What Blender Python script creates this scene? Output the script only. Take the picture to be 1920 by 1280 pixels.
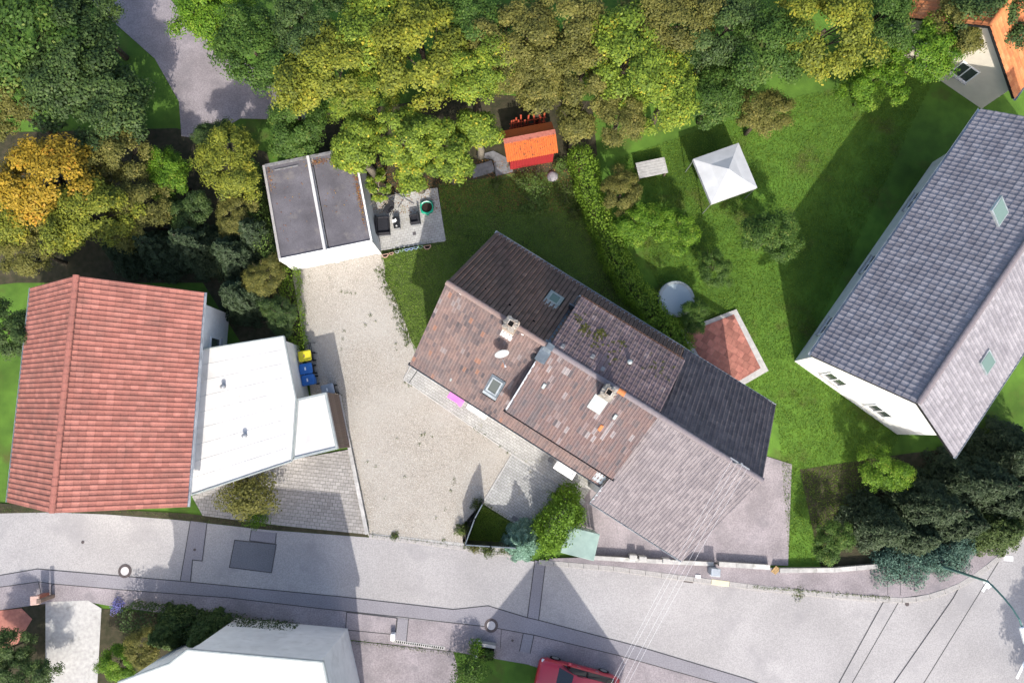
import bpy, bmesh, math, random
import numpy as np
from mathutils import Vector, Matrix, Euler
from mathutils.geometry import tessellate_polygon

for o in list(bpy.data.objects): bpy.data.objects.remove(o)
sc = bpy.context.scene
COL = sc.collection
R = math.radians
rnd = random.Random(7)
nrng = np.random.default_rng(11)

# ------------------------------------------------------------------ camera, sky, sun, exposure
CAM_H, F_PX, NADIR = 42.0, 1321.0, 800.0
TILT = math.atan((NADIR-640)/F_PX)
cam_d = bpy.data.cameras.new('camera'); cam = bpy.data.objects.new('camera', cam_d); COL.objects.link(cam)
cam.location = (0, 0, CAM_H); cam.rotation_euler = (TILT, 0, 0)
cam_d.sensor_width = 36; cam_d.lens = 36*F_PX/1920; cam_d.clip_start = 0.5; cam_d.clip_end = 2000
sc.camera = cam

SUN_EL = R(38.8)
SUN_DIR = Vector((0.12, -1.0, 0)).normalized()          # from the scene towards the sun, on the ground
sun_vec = Vector((SUN_DIR.x*math.cos(SUN_EL), SUN_DIR.y*math.cos(SUN_EL), math.sin(SUN_EL)))
world = bpy.data.worlds.new('World'); sc.world = world; world.use_nodes = True
nt = world.node_tree; nt.nodes.clear()
sky = nt.nodes.new('ShaderNodeTexSky'); sky.sky_type = 'NISHITA'; sky.sun_disc = False
sky.sun_elevation = SUN_EL; sky.sun_rotation = math.atan2(SUN_DIR.x, SUN_DIR.y)
sky.air_density = 1.0; sky.dust_density = 3.0; sky.ozone_density = 1.0
bgn = nt.nodes.new('ShaderNodeBackground'); bgn.inputs['Strength'].default_value = 0.15
outw = nt.nodes.new('ShaderNodeOutputWorld')
nt.links.new(sky.outputs[0], bgn.inputs[0]); nt.links.new(bgn.outputs[0], outw.inputs[0])
sun_d = bpy.data.lights.new('sun', 'SUN'); sun_d.energy = 2.9; sun_d.angle = R(0.6); sun_d.color = (1.0, 0.95, 0.87)
sun = bpy.data.objects.new('sun', sun_d); COL.objects.link(sun)
sun.rotation_euler = sun_vec.to_track_quat('Z', 'Y').to_euler(); sun.location = (0, -30, 60)
vs = sc.view_settings
vs.view_transform = 'Standard'; vs.look = 'None'; vs.gamma = 1.0; vs.exposure = 1.0; vs.use_curve_mapping = False
sc.cycles.max_bounces = 6; sc.cycles.diffuse_bounces = 3; sc.cycles.transparent_max_bounces = 4

# ------------------------------------------------------------------ helpers
_c, _s = math.cos(TILT), math.sin(TILT)
def P(px, py, z=0.0):
    """photo pixel (1920 wide) -> world point at height z"""
    u = (px-960)/F_PX; v = (640-py)/F_PX
    t = (CAM_H-z)/(_c-v*_s)
    return Vector((u*t, (v*_c+_s)*t, z))

def tag(o, label=None, cat=None, group=None, kind=None):
    if label: o['label'] = label
    if cat: o['category'] = cat
    if group: o['group'] = group
    if kind: o['kind'] = kind
    return o
def empty(name, loc=(0,0,0), rz=0, parent=None):
    o = bpy.data.objects.new(name, None); COL.objects.link(o)
    o.location = loc; o.rotation_euler = (0,0,rz); o.empty_display_size = .2
    if parent: o.parent = parent
    return o
def thing(name, label, cat, loc=(0,0,0), rz=0, group=None):
    return tag(empty(name, loc, rz), label, cat, group)

class MB:
    def __init__(s): s.v=[]; s.f=[]; s.t=[]; s.cur=0.5; s.mi=[]; s.m=0
    def vert(s, p): s.v.append((p[0],p[1],p[2])); s.t.append(s.cur); return len(s.v)-1
    def face(s, pts):
        s.f.append([s.vert(p) for p in pts]); s.mi.append(s.m)
    def box(s, x0,x1,y0,y1,z0,z1, M=None):
        c=[Vector((x,y,z)) for z in (z0,z1) for y in (y0,y1) for x in (x0,x1)]
        if M is not None: c=[M@p for p in c]
        for q in ((0,2,3,1),(4,5,7,6),(0,1,5,4),(2,6,7,3),(0,4,6,2),(1,3,7,5)): s.face([c[i] for i in q])
        return s
    def bbox(s, x0,x1,y0,y1,z0,z1, b=.02, M=None):
        """box with chamfered top rim and vertical edges"""
        def ring(i,z): return [Vector(p) for p in ((x0+i,y0,z),(x1-i,y0,z),(x1,y0+i,z),(x1,y1-i,z),(x1-i,y1,z),(x0+i,y1,z),(x0,y1-i,z),(x0,y0+i,z))]
        rings=[ring(b,z0),ring(b,z1-b)]
        t=[Vector((p.x+(b if p.x<(x0+x1)/2 else -b), p.y+(b if p.y<(y0+y1)/2 else -b), z1)) for p in ring(b,z1)]
        rings.append(t)
        if M is not None: rings=[[M@p for p in r] for r in rings]
        for a,c in zip(rings,rings[1:]):
            for i in range(8): s.face([a[i],a[(i+1)%8],c[(i+1)%8],c[i]])
        s.face(rings[-1]); s.face(rings[0][::-1]); return s
    def prism(s, poly, z0, z1):
        n=len(poly); area=sum(poly[i][0]*poly[(i+1)%n][1]-poly[(i+1)%n][0]*poly[i][1] for i in range(n))
        if area<0: poly=poly[::-1]
        for tri in tessellate_polygon([[Vector((p[0],p[1],0)) for p in poly]]):
            a=[poly[i] for i in tri]
            ar=(a[1][0]-a[0][0])*(a[2][1]-a[0][1])-(a[2][0]-a[0][0])*(a[1][1]-a[0][1])
            if ar<0: a=a[::-1]
            s.face([(p[0],p[1],z1) for p in a])
            if z0 is not None: s.face([(p[0],p[1],z0) for p in a[::-1]])
        if z0 is not None:
            for i in range(n):
                a,b=poly[i],poly[(i+1)%n]; s.face([(a[0],a[1],z0),(b[0],b[1],z0),(b[0],b[1],z1),(a[0],a[1],z1)])
        return s
    def tube(s, pts, r, n=8, caps=True):
        pts=[Vector(p) for p in pts]; rs=r if isinstance(r,(list,tuple)) else [r]*len(pts); rings=[]
        for i,p in enumerate(pts):
            d=(pts[min(i+1,len(pts)-1)]-pts[max(i-1,0)]).normalized()
            a=d.cross(Vector((0,0,1)) if abs(d.z)<.95 else Vector((1,0,0))).normalized(); b=a.cross(d).normalized()
            rings.append([p+(a*math.cos(k*2*math.pi/n)+b*math.sin(k*2*math.pi/n))*rs[i] for k in range(n)])
        for A,B in zip(rings,rings[1:]):
            for k in range(n): s.face([A[k],B[k],B[(k+1)%n],A[(k+1)%n]])
        if caps: s.face(rings[0]); s.face(rings[-1][::-1])
        return s
    def lathe(s, prof, n=20, c=(0,0), a0=0, a1=2*math.pi, sx=1, sy=1):
        """prof: (r,z) from bottom outside to top inside"""
        rings=[]
        full=abs(a1-a0-2*math.pi)<1e-6; m=n if full else n+1
        for r,z in prof: rings.append([Vector((c[0]+sx*r*math.cos(a0+(a1-a0)*k/n), c[1]+sy*r*math.sin(a0+(a1-a0)*k/n), z)) for k in range(m)])
        for A,B in zip(rings,rings[1:]):
            for k in range(n): s.face([A[k],A[(k+1)%m],B[(k+1)%m],B[k]])
        return s
    def build(s, name, mat, parent=None, smooth=False, merge=False, kind=None):
        me=bpy.data.meshes.new(name); me.from_pydata(s.v,[],s.f)
        at=me.attributes.new('tint','FLOAT','POINT'); at.data.foreach_set('value', np.array(s.t,dtype=np.float32))
        mats = mat if isinstance(mat,(list,tuple)) else [mat]
        for m in mats: me.materials.append(m)
        if len(mats)>1: me.polygons.foreach_set('material_index', s.mi)
        if merge or smooth:
            b=bmesh.new(); b.from_mesh(me); bmesh.ops.remove_doubles(b, verts=b.verts, dist=1e-4)
            bmesh.ops.recalc_face_normals(b, faces=b.faces); b.to_mesh(me); b.free()
        if smooth: me.polygons.foreach_set('use_smooth',[True]*len(me.polygons))
        me.update()
        o=bpy.data.objects.new(name, me); COL.objects.link(o)
        if parent: o.parent=parent
        if kind: o['kind']=kind
        return o

def clone(o, parent=None):
    c=o.copy(); COL.objects.link(c)
    if parent is not None: c.parent=parent
    for ch in list(o.children): clone(ch, c)
    return c

# ------------------------------------------------------------------ materials
def newmat(name):
    m=bpy.data.materials.new(name); m.use_nodes=True; n=m.node_tree; n.nodes.clear()
    return m, n, n.nodes.new, n.links.new
def rgb(c): return (c[0],c[1],c[2],1)
def M(name, c1, c2=None, scale=6, rough=.8, bump=0, bscale=None, tint=0, metal=0, spec=.3, blotch=0, blotch_scale=.35, detail=4, stain=None, stain_scale=1.2, stain_lo=.55, stain_hi=.7, objrand=0):
    """noise-mixed two tone surface; tint = amount the per-piece 'tint' value shifts brightness"""
    m,n,N,L=newmat(name)
    if c2 is None: c2=tuple(x*.78 for x in c1)
    tc=N('ShaderNodeTexCoord'); no=N('ShaderNodeTexNoise'); no.inputs['Scale'].default_value=scale; no.inputs['Detail'].default_value=detail
    L(tc.outputs['Object'],no.inputs['Vector'])
    ra=N('ShaderNodeValToRGB'); ra.color_ramp.elements[0].position=.32; ra.color_ramp.elements[1].position=.68
    ra.color_ramp.elements[0].color=rgb(c2); ra.color_ramp.elements[1].color=rgb(c1); L(no.outputs['Fac'],ra.inputs[0])
    col=ra.outputs[0]
    def mul(col, val, amt):
        mp=N('ShaderNodeMapRange'); mp.inputs['From Min'].default_value=0; mp.inputs['From Max'].default_value=1
        mp.inputs['To Min'].default_value=1-amt; mp.inputs['To Max'].default_value=1+amt; L(val,mp.inputs[0])
        mx=N('ShaderNodeVectorMath'); mx.operation='SCALE'; L(col,mx.inputs[0]); L(mp.outputs[0],mx.inputs['Scale']); return mx.outputs[0]
    if tint:
        at=N('ShaderNodeAttribute'); at.attribute_name='tint'; col=mul(col,at.outputs['Fac'],tint)
    if objrand:
        oi=N('ShaderNodeObjectInfo'); col=mul(col,oi.outputs['Random'],objrand)
    if blotch:
        n2=N('ShaderNodeTexNoise'); n2.inputs['Scale'].default_value=blotch_scale; n2.inputs['Detail'].default_value=5; L(tc.outputs['Object'],n2.inputs['Vector'])
        m2=N('ShaderNodeMapRange'); m2.inputs['From Min'].default_value=.3; m2.inputs['From Max'].default_value=.7; L(n2.outputs['Fac'],m2.inputs[0]); col=mul(col,m2.outputs[0],blotch)
    if stain:
        n3=N('ShaderNodeTexNoise'); n3.inputs['Scale'].default_value=stain_scale; n3.inputs['Detail'].default_value=7; n3.inputs['Roughness'].default_value=.65; L(tc.outputs['Object'],n3.inputs['Vector'])
        m3=N('ShaderNodeMapRange'); m3.inputs['From Min'].default_value=stain_lo; m3.inputs['From Max'].default_value=stain_hi; L(n3.outputs['Fac'],m3.inputs[0])
        mx=N('ShaderNodeMix'); mx.data_type='RGBA'; L(m3.outputs[0],mx.inputs['Factor']); L(col,mx.inputs['A']); mx.inputs['B'].default_value=rgb(stain); col=mx.outputs['Result']
    b=N('ShaderNodeBsdfPrincipled'); L(col,b.inputs['Base Color']); b.inputs['Roughness'].default_value=rough
    b.inputs['Metallic'].default_value=metal; b.inputs['Specular IOR Level'].default_value=spec
    if bump:
        nb=N('ShaderNodeTexNoise'); nb.inputs['Scale'].default_value=bscale or scale*2; nb.inputs['Detail'].default_value=3; L(tc.outputs['Object'],nb.inputs['Vector'])
        bp=N('ShaderNodeBump'); bp.inputs['Strength'].default_value=min(1,bump*10); bp.inputs['Distance'].default_value=bump; L(nb.outputs['Fac'],bp.inputs['Height']); L(bp.outputs[0],b.inputs['Normal'])
    o=N('ShaderNodeOutputMaterial'); L(b.outputs[0],o.inputs[0]); return m

def leafmat(name, stops, trans=.3, rough=.6):
    m,n,N,L=newmat(name)
    at=N('ShaderNodeAttribute'); at.attribute_name='tint'; ra=N('ShaderNodeValToRGB')
    e=ra.color_ramp.elements
    while len(e)<len(stops): e.new(.5)
    for i,(p,c) in enumerate(stops): e[i].position=p; e[i].color=rgb(c)
    L(at.outputs['Fac'],ra.inputs[0])
    b=N('ShaderNodeBsdfPrincipled'); b.inputs['Roughness'].default_value=rough; b.inputs['Specular IOR Level'].default_value=.25; L(ra.outputs[0],b.inputs['Base Color'])
    t=N('ShaderNodeBsdfTranslucent'); L(ra.outputs[0],t.inputs[0])
    mx=N('ShaderNodeMixShader'); mx.inputs[0].default_value=trans; L(b.outputs[0],mx.inputs[1]); L(t.outputs[0],mx.inputs[2])
    o=N('ShaderNodeOutputMaterial'); L(mx.outputs[0],o.inputs[0]); return m

def tilemat(name, stops, rough=.75, objrand=False, stain=(.05,.05,.04), stain_amt=.45, stain_scale=1.1, grain=14):
    m,n,N,L=newmat(name)
    ra=N('ShaderNodeValToRGB'); e=ra.color_ramp.elements; ra.color_ramp.interpolation='LINEAR'
    while len(e)<len(stops): e.new(.5)
    for i,(p,c) in enumerate(stops): e[i].position=p; e[i].color=rgb(c)
    if objrand: oi=N('ShaderNodeObjectInfo'); L(oi.outputs['Random'],ra.inputs[0])
    else: at=N('ShaderNodeAttribute'); at.attribute_name='tint'; L(at.outputs['Fac'],ra.inputs[0])
    g=N('ShaderNodeNewGeometry'); no=N('ShaderNodeTexNoise'); no.inputs['Scale'].default_value=stain_scale; no.inputs['Detail'].default_value=8; no.inputs['Roughness'].default_value=.7
    L(g.outputs['Position'],no.inputs['Vector'])
    mp=N('ShaderNodeMapRange'); mp.inputs['From Min'].default_value=.45; mp.inputs['From Max'].default_value=.72; mp.inputs['To Max'].default_value=stain_amt; L(no.outputs['Fac'],mp.inputs[0])
    mx=N('ShaderNodeMix'); mx.data_type='RGBA'; L(mp.outputs[0],mx.inputs['Factor']); L(ra.outputs[0],mx.inputs['A']); mx.inputs['B'].default_value=rgb(stain)
    n2=N('ShaderNodeTexNoise'); n2.inputs['Scale'].default_value=grain; n2.inputs['Detail'].default_value=4; L(g.outputs['Position'],n2.inputs['Vector'])
    m2=N('ShaderNodeMapRange'); m2.inputs['To Min'].default_value=.65; m2.inputs['To Max'].default_value=1.35; L(n2.outputs['Fac'],m2.inputs[0])
    sc_=N('ShaderNodeVectorMath'); sc_.operation='SCALE'; L(mx.outputs['Result'],sc_.inputs[0]); L(m2.outputs[0],sc_.inputs['Scale'])
    b=N('ShaderNodeBsdfPrincipled'); b.inputs['Roughness'].default_value=rough; b.inputs['Specular IOR Level'].default_value=.3; L(sc_.outputs[0],b.inputs['Base Color'])
    o=N('ShaderNodeOutputMaterial'); L(b.outputs[0],o.inputs[0]); return m

def gravelmat(name, stops, vs_, blotch, bl=(.4,.38,.33)):
    m,n,N,L=newmat(name)
    tc=N('ShaderNodeTexCoord'); v=N('ShaderNodeTexVoronoi'); v.inputs['Scale'].default_value=vs_; L(tc.outputs['Object'],v.inputs['Vector'])
    sp=N('ShaderNodeSeparateColor'); L(v.outputs['Color'],sp.inputs[0])
    ra=N('ShaderNodeValToRGB'); e=ra.color_ramp.elements
    while len(e)<len(stops): e.new(.5)
    for i,(p,c) in enumerate(stops): e[i].position=p; e[i].color=rgb(c)
    L(sp.outputs[0],ra.inputs[0])
    no=N('ShaderNodeTexNoise'); no.inputs['Scale'].default_value=.28; no.inputs['Detail'].default_value=6; L(tc.outputs['Object'],no.inputs['Vector'])
    mp=N('ShaderNodeMapRange'); mp.inputs['From Min'].default_value=.42; mp.inputs['From Max'].default_value=.68; mp.inputs['To Max'].default_value=blotch; L(no.outputs['Fac'],mp.inputs[0])
    mx=N('ShaderNodeMix'); mx.data_type='RGBA'; L(mp.outputs[0],mx.inputs['Factor']); L(ra.outputs[0],mx.inputs['A']); mx.inputs['B'].default_value=rgb(bl)
    b=N('ShaderNodeBsdfPrincipled'); b.inputs['Roughness'].default_value=.9; b.inputs['Specular IOR Level'].default_value=.15; L(mx.outputs['Result'],b.inputs['Base Color'])
    bp=N('ShaderNodeBump'); bp.inputs['Strength'].default_value=.6; bp.inputs['Distance'].default_value=.02; bp.invert=True; L(v.outputs['Distance'],bp.inputs['Height']); L(bp.outputs[0],b.inputs['Normal'])
    o=N('ShaderNodeOutputMaterial'); L(b.outputs[0],o.inputs[0]); return m

def glassmat(name, c, rough=.08):
    m,n,N,L=newmat(name); b=N('ShaderNodeBsdfPrincipled'); b.inputs['Base Color'].default_value=rgb(c); b.inputs['Roughness'].default_value=rough; b.inputs['Specular IOR Level'].default_value=.8
    tc=N('ShaderNodeTexCoord'); no=N('ShaderNodeTexNoise'); no.inputs['Scale'].default_value=3; L(tc.outputs['Object'],no.inputs['Vector'])
    bp=N('ShaderNodeBump'); bp.inputs['Strength'].default_value=.05; bp.inputs['Distance'].default_value=.005; L(no.outputs['Fac'],bp.inputs['Height']); L(bp.outputs[0],b.inputs['Normal'])
    o=N('ShaderNodeOutputMaterial'); L(b.outputs[0],o.inputs[0]); return m

G=dict(
 grass=M('grass_ground',(.095,.135,.032),(.058,.088,.022),scale=2.2,rough=.95,bump=.03,bscale=40,blotch=.4,blotch_scale=.4,stain=(.07,.062,.03),stain_scale=.55,stain_lo=.56,stain_hi=.72),
 meadow=M('meadow_ground',(.085,.17,.02),(.055,.115,.014),scale=1.2,rough=.95,bump=.04,bscale=30,blotch=.35,blotch_scale=.22,stain=(.075,.085,.02),stain_scale=.4,stain_lo=.55,stain_hi=.7),
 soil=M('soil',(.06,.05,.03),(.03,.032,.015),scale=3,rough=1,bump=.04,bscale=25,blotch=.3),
 asphalt=M('asphalt',(.365,.35,.345),(.26,.248,.248),scale=15,rough=.9,bump=.006,bscale=120,blotch=.12,blotch_scale=.25,detail=8,stain=(.235,.225,.23),stain_scale=.45,stain_lo=.52,stain_hi=.78),
 asphalt_new=M('asphalt_patch',(.25,.24,.26),(.18,.172,.19),scale=15,rough=.9,bump=.006,bscale=120,blotch=.1,detail=8),
 asphalt_dark=M('asphalt_dark_patch',(.165,.168,.185),(.115,.118,.132),scale=15,rough=.9,bump=.006,bscale=120,blotch=.15,detail=8),
 asphalt_red=M('pavement_asphalt',(.29,.258,.266),(.19,.168,.178),scale=13,rough=.9,bump=.006,bscale=110,blotch=.2,blotch_scale=.6,detail=8,stain=(.17,.155,.165),stain_scale=.8,stain_lo=.52,stain_hi=.75),
 tar=M('tar_joint',(.05,.048,.05),scale=10,rough=.7),
 concrete=M('concrete',(.44,.43,.41),(.33,.32,.31),scale=5,rough=.85,bump=.004,blotch=.15,tint=.15,stain=(.2,.2,.17),stain_scale=1.6,stain_lo=.58,stain_hi=.78),
 white=M('white_render',(.74,.735,.72),(.66,.655,.64),scale=2,rough=.85,bump=.002,blotch=.06,stain=(.52,.51,.48),stain_scale=1.1,stain_lo=.55,stain_hi=.8),
 whitepaint=M('white_paint',(.8,.8,.8),(.74,.74,.74),scale=3,rough=.4),
 cream=M('cream_render',(.66,.6,.5),(.6,.54,.45),scale=2,rough=.85),
 membrane=M('roof_membrane',(.56,.55,.54),(.48,.47,.46),scale=1.4,rough=.75,blotch=.12,stain=(.4,.38,.36),stain_scale=.6,stain_lo=.6,stain_hi=.8),
 felt=M('roofing_felt',(.125,.118,.13),(.088,.083,.094),scale=26,rough=.95,bump=.006,bscale=90,blotch=.28,blotch_scale=.7,detail=8,stain=(.17,.155,.15),stain_scale=.9,stain_lo=.56,stain_hi=.75),
 zinc=M('zinc',(.42,.45,.48),(.34,.37,.4),scale=4,rough=.45,metal=.6,blotch=.2,blotch_scale=2),
 lead=M('lead_flashing',(.12,.145,.17),(.08,.1,.12),scale=5,rough=.55,blotch=.25,blotch_scale=3),
 greysheet=M('grey_sheet',(.33,.36,.35),(.26,.29,.29),scale=4,rough=.5,metal=.2),
 copper=M('copper_gutter',(.3,.16,.1),(.2,.1,.06),scale=6,rough=.5,metal=.3),
 black=M('black_plastic',(.018,.018,.02),(.012,.012,.013),scale=8,rough=.5),
 blackmetal=M('black_metal',(.025,.026,.03),(.016,.017,.02),scale=8,rough=.45,metal=.2),
 wicker=M('dark_wicker',(.03,.03,.036),(.012,.012,.016),scale=45,rough=.7,bump=.01,bscale=60),
 cushion=M('charcoal_cushion',(.024,.025,.032),(.016,.017,.022),scale=12,rough=.95,bump=.004),
 galv=M('grey_metal',(.35,.36,.37),(.28,.29,.3),scale=9,rough=.4,metal=.5),
 brick=M('chimney_brick',(.34,.27,.21),(.22,.17,.135),scale=8,rough=.9,bump=.01,stain=(.5,.47,.42),stain_scale=3,stain_lo=.5,stain_hi=.6),
 mortar=M('chimney_render',(.32,.29,.25),(.2,.185,.165),scale=7,rough=.95,bump=.02,blotch=.25,blotch_scale=3),
 soot_hole_shade=M('soot_hole_shade',(.004,.004,.004),scale=3,rough=1),  # flue soot, and painted darkness inside vents and drain slots
 paver=M('concrete_paver',(.41,.405,.39),(.35,.345,.33),scale=9,rough=.9,bump=.004,tint=.09,blotch=.12,blotch_scale=.9,stain=(.3,.29,.22),stain_scale=1.3,stain_lo=.57,stain_hi=.75),
 paver_grey=M('grey_paver',(.37,.372,.365),(.31,.312,.305),scale=9,rough=.9,bump=.004,tint=.1,blotch=.15,blotch_scale=.9,stain=(.33,.3,.2),stain_scale=1.0,stain_lo=.6,stain_hi=.78),
 cobble=M('cobble',(.32,.3,.285),(.26,.245,.232),scale=9,rough=.9,bump=.006,tint=.12,blotch=.15),
 pave_warm=M('terracotta_paver',(.38,.16,.12),(.28,.11,.085),scale=4,rough=.85,tint=.25,blotch=.15),
 joint=M('joint_sand',(.2,.19,.16),(.12,.125,.09),scale=12,rough=1,bump=.01),
 granite=M('kerb_granite',(.36,.34,.33),(.26,.25,.24),scale=12,rough=.85,tint=.2,bump=.004,stain=(.19,.18,.13),stain_scale=2.2,stain_lo=.55,stain_hi=.72),
 kerbcream=M('cream_kerb_paint',(.62,.56,.38),(.5,.45,.32),scale=5,rough=.8,stain=(.35,.32,.26),stain_scale=3,stain_lo=.6,stain_hi=.75),
 redwood=M('red_stained_wood',(.36,.026,.028),(.26,.018,.02),scale=6,rough=.75,tint=.2,stain=(.2,.03,.028),stain_scale=3),
 redfence=M('weathered_red_wood',(.44,.085,.04),(.28,.05,.028),scale=7,rough=.8,tint=.35),
 brownwood=M('brown_wood',(.2,.15,.125),(.12,.085,.07),scale=5,rough=.8,tint=.3),
 tanwood=M('tan_wood',(.3,.2,.09),(.2,.13,.06),scale=6,rough=.8,tint=.2),
 pink=M('pink_cloth',(.85,.2,.62),(.78,.16,.55),scale=5,rough=.85,bump=.006,bscale=8),
 canopy=M('white_canopy',(.7,.7,.7),(.64,.64,.64),scale=3,rough=.4),
 dish=M('dish_white',(.36,.38,.385),(.31,.335,.34),scale=3,rough=.4),
 greenpl=M('green_plastic',(.02,.36,.22),(.015,.3,.18),scale=4,rough=.35),
 darkwater=M('dark_sand',(.03,.018,.014),(.015,.01,.008),scale=14,rough=.9,stain=(.16,.02,.015),stain_scale=12,stain_lo=.62,stain_hi=.68),
 terracotta=M('clay_pot',(.5,.32,.25),(.38,.24,.18),scale=8,rough=.85,stain=(.55,.5,.44),stain_scale=5,stain_lo=.55,stain_hi=.7),
 greypot=M('grey_pot',(.4,.44,.46),(.3,.34,.36),scale=8,rough=.7),
 bluepot=M('blue_pot',(.32,.42,.58),(.24,.32,.46),scale=8,rough=.5),
 greenpot=M('green_pot',(.3,.46,.3),(.2,.36,.22),scale=8,rough=.6),
 potsoil=M('potting_soil',(.02,.015,.011),(.01,.008,.006),scale=20,rough=1,bump=.02),
 slab=M('weathered_slab',(.2,.2,.21),(.13,.13,.135),scale=5,rough=.9,bump=.006,stain=(.08,.08,.06),stain_scale=2,stain_lo=.55,stain_hi=.68),
 yellowpl=M('yellow_plastic',(.62,.55,.035),(.52,.46,.03),scale=3,rough=.5,stain=(.3,.27,.1),stain_scale=4,stain_lo=.6,stain_hi=.75),
 bluepl=M('blue_plastic',(.03,.15,.46),(.024,.12,.38),scale=3,rough=.5,stain=(.12,.22,.42),stain_scale=4,stain_lo=.6,stain_hi=.75),
 bark=M('bark',(.09,.07,.05),(.045,.035,.026),scale=9,rough=1,bump=.03,bscale=14),
 palebark=M('pale_bark',(.26,.23,.18),(.15,.13,.1),scale=9,rough=1,bump=.02,bscale=14),
 lampgreen=M('lamp_green',(.14,.25,.22),(.1,.2,.17),scale=6,rough=.5,metal=.1),
 lampwhite=M('lamp_head',(.75,.76,.77),(.7,.7,.7),scale=6,rough=.3),
 wire=M('aluminium_wire',(.7,.7,.72),(.62,.62,.64),scale=2,rough=.35,metal=.3),
 castiron=M('cast_iron',(.11,.09,.09),(.07,.058,.058),scale=20,rough=.7,metal=.3),
 covercon=M('manhole_concrete',(.5,.48,.48),(.4,.38,.38),scale=20,rough=.85),
 cabinet=M('cabinet_grey',(.28,.31,.36),(.22,.25,.29),scale=4,rough=.5),
 mint=M('mint_sheet',(.27,.36,.32),(.2,.28,.25),scale=2,rough=.45,blotch=.15),
 carred=None,
 tyre=M('tyre_rubber',(.018,.018,.018),(.012,.012,.012),scale=20,rough=.9),
 stone=M('field_stone',(.3,.28,.29),(.2,.19,.2),scale=6,rough=.9,bump=.02),
 glass=glassmat('window_glass',(.05,.06,.06)),
 glass_sky=glassmat('skylight_glass',(.13,.19,.19),.12),
 glass_car=glassmat('car_glass',(.012,.013,.015)),
 pool=glassmat('pool_cover',(.3,.36,.38),.3),
 leaflitter=leafmat('leaf_litter',[(0,(.12,.05,.025)),(.5,(.25,.1,.04)),(1,(.3,.2,.05))],.1),
)
def carpaint(name,c):
    m,n,N,L=newmat(name); b=N('ShaderNodeBsdfPrincipled'); b.inputs['Roughness'].default_value=.35; b.inputs['Coat Weight'].default_value=.8; b.inputs['Coat Roughness'].default_value=.06
    tc=N('ShaderNodeTexCoord'); no=N('ShaderNodeTexNoise'); no.inputs['Scale'].default_value=900; L(tc.outputs['Object'],no.inputs['Vector'])
    ra=N('ShaderNodeValToRGB'); ra.color_ramp.elements[0].color=rgb(tuple(x*.85 for x in c)); ra.color_ramp.elements[1].color=rgb(c); L(no.outputs['Fac'],ra.inputs[0]); L(ra.outputs[0],b.inputs['Base Color'])
    o=N('ShaderNodeOutputMaterial'); L(b.outputs[0],o.inputs[0]); return m
G['carred']=carpaint('red_car_paint',(.5,.012,.035))
G['gravel']=gravelmat('gravel',[(0,(.22,.197,.168)),(.25,(.3,.272,.235)),(.6,(.345,.317,.278)),(.85,(.39,.362,.322)),(1,(.49,.465,.42))],30,.65,(.4,.382,.35))
G['stones']=M('gravel_stone',(.37,.345,.31),(.31,.288,.26),scale=5,rough=.9,tint=.35)
TS=dict(
 south=tilemat('south_tiles',[(0,(.07,.058,.062)),(.18,(.105,.08,.08)),(.45,(.145,.103,.096)),(.7,(.17,.116,.104)),(.88,(.2,.135,.12)),(.94,(.2,.175,.175)),(1,(.23,.12,.085))],stain=(.14,.125,.125),stain_amt=.55),
 southd=tilemat('south_dormer_tiles',[(0,(.09,.078,.083)),(.2,(.12,.094,.094)),(.5,(.15,.1,.094)),(.75,(.175,.115,.102)),(.9,(.2,.15,.145)),(.97,(.26,.235,.235)),(1,(.34,.13,.06))],stain=(.13,.115,.12),stain_amt=.5),
 north=tilemat('north_tiles',[(0,(.11,.068,.052)),(.4,(.15,.094,.073)),(.8,(.18,.116,.09)),(.95,(.21,.14,.11)),(1,(.22,.13,.095))],stain=(.055,.05,.04),stain_amt=.6),
 northd=tilemat('north_dormer_tiles',[(0,(.12,.086,.09)),(.4,(.15,.108,.112)),(.8,(.18,.13,.132)),(.96,(.22,.16,.16)),(1,(.26,.2,.19))],objrand=True,stain=(.085,.075,.06),stain_amt=.6,stain_scale=2.2),
 red=tilemat('red_tiles',[(0,(.25,.095,.075)),(.5,(.3,.115,.09)),(1,(.36,.145,.115))],stain=(.17,.08,.065),stain_amt=.7,stain_scale=.9),
 grey=tilemat('grey_tiles',[(0,(.19,.178,.195)),(.5,(.225,.212,.232)),(1,(.265,.25,.27))],stain=(.14,.13,.15),stain_amt=.75,stain_scale=.9),
 lilac=tilemat('pale_tiles',[(0,(.15,.132,.142)),(.5,(.185,.162,.17)),(1,(.225,.198,.205))],stain=(.15,.132,.138),stain_amt=.5,stain_scale=.5),
 dark=tilemat('dark_tiles',[(0,(.09,.074,.078)),(.5,(.12,.098,.1)),(1,(.15,.122,.12))],stain=(.06,.055,.055),stain_amt=.5),
 orange=tilemat('orange_tiles',[(0,(.4,.13,.05)),(.5,(.5,.17,.06)),(1,(.56,.22,.09))],stain=(.3,.12,.06),stain_amt=.4),
 shed=tilemat('shed_roof_boards',[(0,(.4,.075,.018)),(.5,(.52,.115,.022)),(1,(.58,.17,.045))],stain=(.28,.07,.03),stain_amt=.35,stain_scale=3),
 ridge=tilemat('ridge_tiles',[(0,(.17,.12,.11)),(.5,(.21,.15,.135)),(.9,(.25,.19,.175)),(1,(.4,.14,.06))],stain=(.2,.18,.165),stain_amt=.6,stain_scale=4),
 ridge2=tilemat('ridge_tiles_grey',[(0,(.14,.12,.13)),(.5,(.175,.15,.16)),(1,(.21,.185,.19))],stain=(.2,.18,.18),stain_amt=.5,stain_scale=4),
)
def pal(name,d,m_,l,x=None,trans=.3):
    st=[(0,d),(.45,m_),(.85,l)]
    if x: st.append((1,x))
    return leafmat(name,st,trans)
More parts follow.
